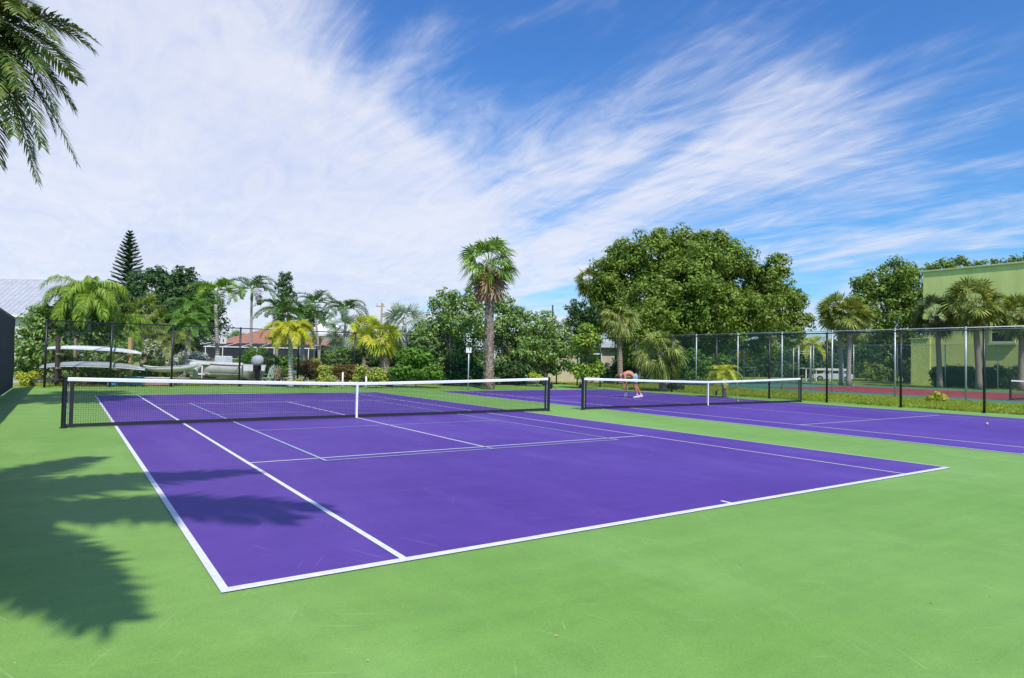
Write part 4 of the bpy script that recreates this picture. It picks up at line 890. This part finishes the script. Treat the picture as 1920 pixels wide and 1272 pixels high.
def royal(px,pyb,pxt,pyt,D,label,seed,r=.12,Ln=2.6,n=13,azs=None,crown='royal',el=(-.15,1.25),tr='ptrunk'):
    return feather_palm('royal_palm',gnd(px,D),tuple(at(pxt,pyt,D)),label,'palm tree',RP,crown,tr,n=n,Ln=Ln,ll=.66,lw=.075,nl=30,r0=r,r1=r*.75,droop=(.35,1.25),el=el,ldroop=.3,seed=seed,shaft=.9,vee=.45)
royal(408,690,404,570,45,'feather palm with yellow tinged lower fronds and a white sign on its pale trunk',41,r=.15,Ln=2.1,crown='queen')
royal(469,690,472,562,52,'tallest slender royal palm, left of the columnar tree',42,Ln=2.7)
royal(517,690,522,600,52,'royal palm directly left of the columnar tree',43,Ln=2.5)
royal(600,690,590,588,56,'royal palm with upright fronds right of the columnar tree',44,Ln=2.6)
royal(642,690,648,600,54,'rightmost royal palm, in front of a silvery fan palm',45,Ln=2.3)
royal(567,700,567,628,40,'green feather palm right behind the yellow palm',46,r=.13,Ln=2.2,crown='royal',el=(.0,1.35))
feather_palm('queen_palm',gnd(545,33),tuple(at(544,618,33)),'golden yellow palm with a pale trunk before the terracotta house','palm tree',None,'yellow','ptrunk',n=22,Ln=1.5,ll=.5,lw=.035,nl=46,r0=.13,r1=.11,droop=(.8,1.4),el=(-.2,1.2),ldroop=.8,seed=47,plume=.2)
tree('broadleaf_tree',gnd(690,60),[(670,650,30),(710,655,30),(750,645,28),(690,630,20),(780,640,28),(730,670,30),(660,675,24)],60,'dark green tree row behind the yellow-green cabbage palms','tree',None,'dark',.24,1.,.2,95)
tree('columnar_tree',gnd(536,85),[(536,520,13),(534,538,16),(538,556,17),(535,580,18),(536,604,18)],85,'narrow dark columnar tree between the royal palms','tree',None,'dark',.3,1.,.25,48,clump=(.5,.8))
tree('broadleaf_tree',gnd(600,68),[(575,610,22),(600,600,20),(560,625,22),(620,615,14)],68,'small dark tree behind the yellow palm','tree',None,'dark',.25,.9,.2,49)
tree('broadleaf_tree',gnd(450,90),[(425,640,16),(445,632,14),(470,640,14)],90,'low green treetop over the left end of the terracotta roof','tree',None,'bright',.25,.9,.2,50)
fan_palm('silver_fan_palm',gnd(646,47),tuple(at(648,626,47)),'silvery Bismarck fan palm below the rightmost royal palm','palm tree','silvery fan palms','silver','ptrunk',n=26,pet=.9,R=.85,el=(-.6,1.35),seed=51)
fan_palm('silver_fan_palm',gnd(757,50),tuple(at(758,612,50)),'large silvery fan palm left of the sea grape trees','palm tree','silvery fan palms','silver','ptrunk',n=30,pet=1.1,R=1.0,el=(-.5,1.4),seed=52)
fan_palm('cabbage_palm',gnd(684,42),tuple(at(687,622,42)),'round headed yellow-green cabbage palm, left one of the pair','palm tree',None,'yellowgreen','btrunk',n=34,pet=.62,R=.6,seed=53,skirt=10,r0=.22,r1=.2)
fan_palm('cabbage_palm',gnd(724,36.5),tuple(at(712,634,36.5)),'yellow-green cabbage palm with a grey dead skirt and leaning trunk','palm tree',None,'yellowgreen','btrunk',n=36,pet=.62,R=.62,seed=54,skirt=16,skirtmat='deadgrey',r0=.26,r1=.24,boots=200)
# washingtonia
fan_palm('washington_palm',gnd(916,35.5),tuple(at(917,498,35.5)),'tall fan palm with a thick rough trunk and brown hanging skirt, alone against the sky','palm tree',None,'wash','btrunk',n=30,pet=.95,R=.92,nseg=26,r0=.24,r1=.15,el=(-.6,1.42),seed=61,boots=1000,bootz=(0,.97),skirt=44,droop=.6,skL=1.35)
tree('sea_grape_tree',gnd(845,42),[(838,570,34),(870,600,42),(820,610,40),(855,650,50),(805,650,36),(890,560,26),(880,690,40),(790,640,26),(835,695,40)],42,'sea grape tree left of the tall fan palm','tree','sea grape trees behind the far fence','grape',.19,1.,.16,56,multi=3,clump=(.35,.65))
tree('sea_grape_tree',gnd(960,43),[(940,570,28),(965,600,34),(950,640,38),(925,620,34),(985,650,34),(940,690,30),(970,690,24)],43,'sea grape tree right of the tall fan palm trunk','tree','sea grape trees behind the far fence','grape',.19,1.,.16,57,multi=3,clump=(.35,.65))
tree('sea_grape_tree',gnd(1018,45),[(1015,612,32),(1042,630,30),(990,640,32),(1030,660,32),(1060,655,24),(1000,670,24),(1040,690,16),(1065,686,14),(1000,690,14)],45,'low spreading sea grape with white walls showing below it','tree','sea grape trees behind the far fence','grape',.19,1.,.14,58,multi=3,clump=(.35,.65))
o=gnd(1034,70); m=MB(); m.tube([(0,0,0),(0,0,hgt(1034,572,70))],[.14,.08],8); tag(m.obj('bare_pole','dwood',None,True,o),'thin dark pole poking above the low sea grape','pole')
tree('dark_tree',gnd(1085,52),[(1082,580,22),(1100,600,26),(1075,610,20),(1095,640,30),(1120,590,22)],52,'blackish green tree at the left foot of the big round tree','tree',None,'dark',.24,1.,.2,59)
tree('bright_tree',gnd(1095,38.5),[(1098,618,16),(1088,640,18),(1112,640,20),(1098,665,22),(1115,690,20),(1090,695,20)],38.5,'light green leafy young tree behind the net posts','tree',None,'queen',.17,.8,.07,60,clump=(.25,.45))
# low shrubs along the far fence
G='garden shrubs behind the far fence'
shrub([(285,692,22),(262,705,16),(305,700,16)],38,'rounded fresh green shrub left of the rowing hull','bright',seed=71)
shrub([(350,680,24),(330,690,18),(372,676,18)],42,'shrub dotted with white blossom left of the house cage','grape',seed=72,extra=('flower',.09,.12),leaf=.13)
shrub([(262,660,16),(285,652,18),(300,664,14)],40,'white flowering shrub behind the yellow rack post','grape',seed=73,extra=('flower',.09,.14),leaf=.13)
shrub([(465,680,20),(480,668,24),(440,690,18)],44,'fresh green shrub behind the motor boat','bright',seed=74)
shrub([(560,684,20),(530,680,16),(545,676,14),(410,690,14),(396,694,12)],48,'loose green bushes below the dark screens of the house cage','bright',seed=94,leaf=.16,clump=(.25,.4))
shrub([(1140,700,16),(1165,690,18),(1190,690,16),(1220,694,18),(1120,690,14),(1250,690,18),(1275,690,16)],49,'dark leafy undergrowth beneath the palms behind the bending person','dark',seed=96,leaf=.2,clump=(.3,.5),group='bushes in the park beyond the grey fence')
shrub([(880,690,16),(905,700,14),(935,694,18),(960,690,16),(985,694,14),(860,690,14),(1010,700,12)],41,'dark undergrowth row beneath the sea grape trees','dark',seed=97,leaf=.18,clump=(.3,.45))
shrub([(500,680,24),(512,700,18),(488,700,16)],41,'dark rounded shrub right of the covered outboard','hedge',seed=75)
shrub([(425,682,12),(412,686,10),(440,686,10)],46,'orange flowering shrub beneath the white sign','croton',seed=76)
shrub([(530,698,13),(518,700,10),(542,699,11)],37,'clipped bright green hedge block behind the garden chairs','bright',seed=77)
shrub([(580,692,22),(562,690,18),(592,702,16)],36,'reddish bronze shrub right of the yellow palm trunk','redbush',seed=78)
shrub([(592,680,10),(602,694,10),(595,708,9)],36,'narrow lime shrub behind the pale croton','yellowgreen',seed=79)
shrub([(610,695,14),(606,712,12),(622,712,9)],34.5,'pale yellow croton, leftmost of the pale ones','croton',seed=80)
shrub([(650,700,20),(634,694,14),(664,694,14)],36,'dark bronze shrub left of the middle fence post','redbush',seed=81)
shrub([(645,666,20),(618,672,18),(665,676,16),(632,690,16)],43,'broad green shrub below the right end of the terracotta roof','grape',seed=82,leaf=.14)
shrub([(676,694,12),(670,708,9),(688,702,9)],35,'pale yellow croton just right of the middle fence post','croton',seed=83)
shrub([(706,702,17),(696,712,10),(718,710,12)],34,'largest pale yellow croton in front of the leaning trunk','croton',seed=84)
shrub([(732,706,10),(740,714,8)],34.5,'small blue-green shrub right of the largest pale croton','hedge',seed=85)
shrub([(560,716,8),(580,718,7),(600,719,7),(540,718,6)],33,'low lime groundcover clump before the reddish shrub','yellowgreen',seed=86,leaf=.08)
shrub([(150,712,14),(175,714,12),(125,714,12),(200,714,10),(235,714,10)],33.5,'low leafy shrubs under the kayak rack','grape',seed=87,leaf=.12)
shrub([(50,712,14),(62,704,12),(40,706,10)],30,'lime leaved shrub beside the end of the windscreen','yellowgreen',seed=88,leaf=.1)
# big jagged-leaf plants
shrub([(765,690,26),(745,700,18),(790,695,22),(780,668,18),(815,700,18),(760,665,16),(800,672,16)],35.5,'big glossy deep-lobed shrub between the leaning trunk and the sign post','bright',seed=89,leaf=.2,cover=.7,clump=(.25,.4))
shrub([(700,675,16),(735,672,18),(690,660,12)],40,'dark shrub behind the leaning trunk','dark',seed=90,leaf=.16)
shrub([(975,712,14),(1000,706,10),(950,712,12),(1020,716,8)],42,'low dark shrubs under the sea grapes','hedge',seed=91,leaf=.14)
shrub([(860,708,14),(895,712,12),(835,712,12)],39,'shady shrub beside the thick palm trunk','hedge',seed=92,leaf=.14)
# --- big round tree and the palms before it
BT=56
tree('banyan_tree',gnd(1285,BT),[(1285,470,50),(1220,478,46),(1345,485,50),(1180,520,50),(1250,530,60),(1330,545,64),(1400,530,46),(1440,530,44),(1470,570,42),(1400,590,50),(1300,600,50),(1220,590,48),(1160,570,40),(1350,620,26),(1450,615,32),(1500,605,24),(1135,530,30),(1250,640,22),(1290,455,36),(1240,452,30),(1335,460,32),(1385,490,34),(1455,500,26),(1180,480,30),(1485,560,26),(1290,540,60,-5),(1350,580,50,-5),(1230,560,50,-5),(1420,580,44,-4),(1320,500,50,-4),(1150,600,34),(1132,560,28),(1190,645,30),(1225,630,30),(1118,610,26),(1150,510,34),(1128,548,30),(1135,590,32),(1165,470,28),(1340,648,28,-2),(1430,648,26,-2),(1480,630,24,-2),(1270,600,44,-5),(1380,620,30,-4),(1310,620,30,-5)],BT,'huge round-crowned tree dominating the right half of the background','tree',None,'ficus',.25,1.2,.55,101,depth=.75,limbs=14,clump=(.55,.85),multi=3)
fan_palm('cabbage_palm',gnd(1122,60),tuple(at(1104,528,60)),'tall cabbage palm pressed against the left side of the huge tree','palm tree','cabbage palms round the huge tree','sabal','btrunk',n=46,pet=.75,R=.8,seed=102,el=(-1.2,1.3),skirt=8)
fan_palm('cabbage_palm',gnd(1163,45),tuple(at(1158,596,45)),'cabbage palm with drooping pale fans left of the bending person','palm tree','cabbage palms round the huge tree','sabal','btrunk',n=46,pet=.8,R=.72,seed=103,el=(-1.2,1.1),droop=.7)
fan_palm('cabbage_palm',gnd(1243,37),tuple(at(1238,660,37)),'low cabbage palm with long hanging fans behind the farther net','palm tree','cabbage palms round the huge tree','sabal','btrunk',n=34,pet=.85,R=.72,seed=104,el=(-1.2,1.3),droop=.8,r0=.22)
tree('broadleaf_tree',gnd(1195,47),[(1195,600,30),(1222,590,28),(1170,640,26),(1215,630,28),(1250,600,22),(1190,670,24)],47,'yellow-green bushy tree in front of the huge tree','tree',None,'ficus',.2,1.,.15,105,clump=(.35,.6))
feather_palm('pygmy_palm',gnd(1358,31.5),tuple(at(1357,700,31.5)),'small bright feather palm just outside the black fence','palm tree',None,'yellowgreen','btrunk',n=26,Ln=1.0,ll=.28,lw=.02,nl=34,r0=.10,r1=.09,droop=(.4,1.3),el=(-.5,1.45),ldroop=.4,seed=106)
shrub([(1290,700,20),(1325,690,24),(1300,670,20),(1350,680,20),(1275,720,14)],49,'loose green bushes in the shade of the huge tree','bright',seed=107,leaf=.18,group='bushes in the park beyond the grey fence')
tree('broadleaf_tree',gnd(1400,88),[(1280,690,40),(1330,680,44),(1380,680,44),(1430,680,44),(1480,690,40),(1520,685,34),(1250,680,34),(1545,680,30),(1180,690,44),(1120,690,40),(1070,680,36)],88,'dark row of trees far behind the trunks of the huge tree','tree',None,'dark',.42,1.,.3,108,clump=(.8,1.3))
feather_palm('coconut_palm',gnd(1519,66),tuple(at(1522,646,66)),'palm with straw coloured drooping fronds right of the gate frame','palm tree',None,'yellowgreen','btrunk',n=16,Ln=2.4,ll=.6,lw=.06,nl=30,r0=.15,r1=.12,droop=(.5,1.4),el=(-.3,1.2),ldroop=.6,seed=109)
CP='cabbage palms by the green building'
fan_palm('cabbage_palm',gnd(1578,55),tuple(at(1572,584,55)),'cabbage palm left of the pair standing behind the red court','palm tree',CP,'sabal','ptrunk',n=48,pet=.95,R=.95,seed=111,el=(-1.1,1.35),skirt=6,r0=.18)
fan_palm('cabbage_palm',gnd(1591,54),tuple(at(1594,592,54)),'cabbage palm right of the pair, its trunk greenish','palm tree',CP,'sabal','ptrunk',n=48,pet=.95,R=.95,seed=112,el=(-1.1,1.35),skirt=6,r0=.18)
fan_palm('cabbage_palm',gnd(1762,53),tuple(at(1756,592,53)),'cabbage palm with shade painted into its dark leaves at the corner of the green building','palm tree',CP,'sabalshade','btrunk',n=48,pet=1.05,R=.95,seed=113,el=(-1.2,1.3),skirt=10,r0=.2)
fan_palm('cabbage_palm',gnd(1836,51),tuple(at(1826,572,51)),'large cabbage palm in front of the green wall with a curved trunk','palm tree',CP,'sabal','btrunk',n=60,pet=1.2,R=1.05,seed=114,el=(-1.2,1.35),skirt=8,r0=.22,r1=.2)
fan_palm('cabbage_palm',gnd(1915,50),tuple(at(1916,592,50)),'cabbage palm with brown lower fans cut by the right edge of the picture','palm tree',CP,'sabal','btrunk',n=52,pet=1.0,R=1.0,seed=115,el=(-1.1,1.35),skirt=16,r0=.22)
tree('broadleaf_tree',gnd(1680,74),[(1640,540,38),(1680,520,36),(1615,580,36),(1665,580,50),(1710,560,40),(1700,520,26),(1650,620,36),(1705,630,36),(1600,640,30),(1725,600,30),(1655,660,36),(1700,680,30),(1620,530,20),(1640,700,30)],74,'leafy grey-green tree left of the green building','tree','trees round the green building','ficus',.32,.95,.35,121,clump=(.6,1.0),multi=2)
tree('broadleaf_tree',gnd(1830,92),[(1745,505,16),(1770,500,18),(1800,496,18),(1835,500,16),(1870,500,16),(1905,496,18),(1935,490,20),(1800,530,30),(1880,530,30),(1840,560,40),(1960,520,34)],92,'row of treetops showing above the roof edge of the green building','tree','trees round the green building','ficus',.34,1.,.35,122,clump=(.6,1.0))
tree('broadleaf_tree',gnd(1550,95),[(1555,660,26),(1585,650,30),(1620,660,30),(1530,670,20),(1600,690,30),(1650,690,30)],95,'dark distant bushes behind the parked car','tree',None,'dark',.4,1.,.2,123,clump=(.7,1.1))
# hedge before the green building
o=gnd(1770,54.5); rng=np.random.default_rng(130); Q=[]
hx=[(1770,55),(1795,54.5),(1822,54),(1850,53.5),(1880,53),(1910,52.6),(1940,52.3)]
cs=[];rs=[]
for px,D in hx:
    for z in(.55,1.25):
        for dx in(-10,4): p=gnd(px+dx,D); p[2]=z+rng.normal(0,.08); cs.append(p-o); rs.append(.72)
t=thing('hedge',tuple(o),'dark glossy hedge along the foot of the green wall','hedge'); qobj('foliage',leaf_cloud(np.array(cs),rs,.17,1.,rng,.9,(.25,.4)),'hedge',t); m=MB()
for c in cs[::2]: m.tube([(c[0],c[1],0),(c[0],c[1],.7)],.03,5)
m.obj('stem','bark',t)
# variegated shrub on the grass strip
shrub([(1756,744,10),(1766,747,9),(1745,748,8)],30.7,'lone yellow-edged shrub on the grass strip before the red court','yellowgreen',seed=131,leaf=.14,clump=(.12,.22),group=None)
shrub([(1262,724,9),(1275,727,8),(1250,727,7)],38,'small dark weedy plant at the foot of the black fence behind the net','hedge',seed=132,group=None)
shrub([(1000,704,9),(1012,708,7)],40,'small yellow-green bush by the cream wall','yellowgreen',seed=133)
# distant tree line all round so the horizon is never bare
rng=np.random.default_rng(140); cs=[];rs=[]
for a in np.linspace(-.35,1.75,110):
    r=rng.uniform(125,150); x=CX+math.sin(a)*r; y=CY+math.cos(a)*r; h=rng.uniform(2.2,4.2)
    for z in(h*.4,h): cs.append(np.array([x+rng.normal(0,1.5),y,z])); rs.append(h*.62)
tag(qobj('far_woodland',leaf_cloud(np.array(cs),rs,.75,1.,rng,.9,(1.2,1.8)),'dark'),'low distant belt of trees along the horizon behind everything','trees',kind='stuff')
# grass on the strip and at the fence feet
rng=np.random.default_rng(150)
def tufts(n,xr,yr,h,keep=None):
    x=rng.uniform(*xr,n); y=rng.uniform(*yr,n); 
    pat=np.sin(x*1.1+y*.7)+np.sin(y*1.9-x*.6)+rng.normal(0,.6,n); k=pat>-1.1; x=x[k];y=y[k]; n=len(x)
    a=rng.uniform(0,2*PI,n); w=rng.uniform(.012,.03,n); hh=h*rng.uniform(.5,1.4,n); lx=rng.normal(0,.06,n); ly=rng.normal(0,.06,n)
    p=np.stack([x,y,np.full(n,-.012)],1); d=np.stack([np.cos(a)*w,np.sin(a)*w,np.zeros(n)],1); tp=p+np.stack([lx,ly,hh],1)
    return np.stack([p-d,p+d,tp+d*.3,tp-d*.3],1)
Q=np.concatenate([tufts(70000,(21.8,30.1),(-14,19.5),.085),tufts(9000,(-8,22),(18.9,24),.07),tufts(9000,(30,60),(20.6,34),.09),tufts(6000,(52.5,58),(-8,20),.09)])
tag(qobj('grass',Q,'grass'),'sunlit yellow-green rough grass between the black and grey fences','grass',kind='stuff')
# fallen leaves and debris on the court
def debris(x,y,s,mat,label): 
    m=MB(); m.add([(-s,0,.002),(0,-s*.5,.006),(s,0,.004),(0,s*.5,.009)],[(0,1,2,3)]); tag(m.obj('fallen_leaf',mat,None,False,(x,y,0)),label,'leaf')
for px,py,s,lb in ((1043,1194,.014,'tiny dark fallen leaf on the green foreground, right of centre'),(1860,1118,.012,'tiny dark fallen leaf on the green near the lower right corner'),(690,1240,.010,'tiny dark fallen leaf near the bottom edge, left of centre')):
    d_=CF+CR*(px-960)/FP-CU*(py-636)/FP; q_=CC-d_*CZ/d_[2]; debris(q_[0],q_[1],s,'dead',lb)
# ================================================================== sky and light
W=bpy.data.worlds.new('World'); S.world=W; W.use_nodes=True; nt=W.node_tree; nt.nodes.clear()
SUN_EL=math.radians(51); SAZ=math.radians(180+17)   # compass bearing the light comes from (from -y, slightly +x)
sx,sy=math.sin(SAZ),math.cos(SAZ)
sky=N(nt,'ShaderNodeTexSky',sky_type='NISHITA'); sky.sun_disc=False; sky.sun_elevation=SUN_EL; sky.sun_rotation=SAZ; sky.altitude=0; sky.air_density=1.0; sky.dust_density=.6; sky.ozone_density=2.2
tc=N(nt,'ShaderNodeTexCoord'); G_=tc.outputs['Generated']
sep=N(nt,'ShaderNodeSeparateXYZ'); nt.links.new(G_,sep.inputs[0])
def math_(op,a,b=None,clamp=False):
    n=N(nt,'ShaderNodeMath',operation=op); n.use_clamp=clamp
    for i,v in enumerate((a,b)):
        if v is None: continue
        if hasattr(v,'links'): nt.links.new(v,n.inputs[i])
        else: n.inputs[i].default_value=v
    return n.outputs[0]
den=math_('ADD',math_('MAXIMUM',sep.outputs[2],0.0),.10)
cmb=N(nt,'ShaderNodeCombineXYZ'); nt.links.new(math_('DIVIDE',sep.outputs[0],den),cmb.inputs[0]); nt.links.new(math_('DIVIDE',sep.outputs[1],den),cmb.inputs[1])
def cnoise(az,sc,scale,detail,rough,dist=0,off=0):
    mp=N(nt,'ShaderNodeMapping'); mp.inputs['Rotation'].default_value=(0,0,az); nt.links.new(cmb.outputs[0],mp.inputs[0])
    m2=N(nt,'ShaderNodeMapping'); m2.inputs['Scale'].default_value=(*sc,1); m2.inputs['Location'].default_value=(off,off*.7,0); nt.links.new(mp.outputs[0],m2.inputs[0])
    n=N(nt,'ShaderNodeTexNoise'); n.inputs['Scale'].default_value=scale; n.inputs['Detail'].default_value=detail; n.inputs['Roughness'].default_value=rough; n.inputs['Distortion'].default_value=dist
    nt.links.new(m2.outputs[0],n.inputs[0]); return n.outputs[0]
def blob(px,py,rad,w):
    d=CF+CR*(px-960)/FP-CU*(py-636)/FP; d=d/np.linalg.norm(d)
    vm=N(nt,'ShaderNodeVectorMath',operation='DISTANCE'); nt.links.new(G_,vm.inputs[0]); vm.inputs[1].default_value=tuple(d)
    mr=N(nt,'ShaderNodeMapRange',interpolation_type='SMOOTHSTEP'); nt.links.new(vm.outputs['Value'],mr.inputs[0]); mr.inputs[1].default_value=0; mr.inputs[2].default_value=rad/FP; mr.inputs[3].default_value=w; mr.inputs[4].default_value=0
    return mr.outputs[0]
cov=None
for b in CLOUDS:
    o_=blob(*b); cov=o_ if cov is None else math_('ADD',cov,o_)
AZ=math.radians(STREAK)
streak=cnoise(AZ,(1.15,.34),1.5,6,.52,1.3)
fine=cnoise(AZ,(3.4,1.0),2.0,8,.62,1.8,3)
puff=cnoise(0,(1,1),1.1,9,.6,.8,9)
s1=math_('MULTIPLY',math_('SUBTRACT',streak,.48),2.3); s2=math_('MULTIPLY',math_('SUBTRACT',fine,.5),.75); s3=math_('MULTIPLY',math_('SUBTRACT',puff,.5),1.3)
den2=math_('ADD',math_('ADD',math_('ADD',cov,s1),s2),s3)
mask=N(nt,'ShaderNodeMapRange',interpolation_type='SMOOTHERSTEP'); nt.links.new(den2,mask.inputs[0]); mask.inputs[1].default_value=-.22; mask.inputs[2].default_value=1.22
grad=ramp(nt,sep.outputs[2],[(0,(.66,.92,1.08)),(.15,(.44,.90,1.25)),(.5,(.32,.82,1.42))])
skyc=mix(nt,1.,sky.outputs[0],grad,'MULTIPLY')
cl=ramp(nt,math_('ADD',math_('MULTIPLY',puff,.6),math_('MULTIPLY',fine,.4)),[(.3,(4.9,5.4,7.1)),(.6,(6.3,6.5,7.3))])
fm=mix(nt,math_('ADD',math_('MULTIPLY',mask.outputs[0],.88),.03),skyc,cl)
bg=N(nt,'ShaderNodeBackground'); nt.links.new(fm,bg.inputs[0]); bg.inputs[1].default_value=.15
wo=N(nt,'ShaderNodeOutputWorld'); nt.links.new(bg.outputs[0],wo.inputs[0])
ld=bpy.data.lights.new('sun','SUN'); ld.energy=5.0; ld.angle=math.radians(.53); ld.color=(1,.955,.88)
lo=bpy.data.objects.new('sun',ld); COL.objects.link(lo)
d=Vector((sx*math.cos(SUN_EL),sy*math.cos(SUN_EL),math.sin(SUN_EL))); lo.rotation_euler=d.to_track_quat('Z','Y').to_euler(); lo.location=(0,0,30)
S.view_settings.view_transform='Standard'; S.view_settings.look='None'; S.view_settings.exposure=-.18; S.view_settings.gamma=1
S.render.engine='CYCLES'; S.cycles.max_bounces=6; S.cycles.transparent_max_bounces=8; S.cycles.caustics_reflective=False; S.cycles.caustics_refractive=False
S.render.resolution_x=1024; S.render.resolution_y=678
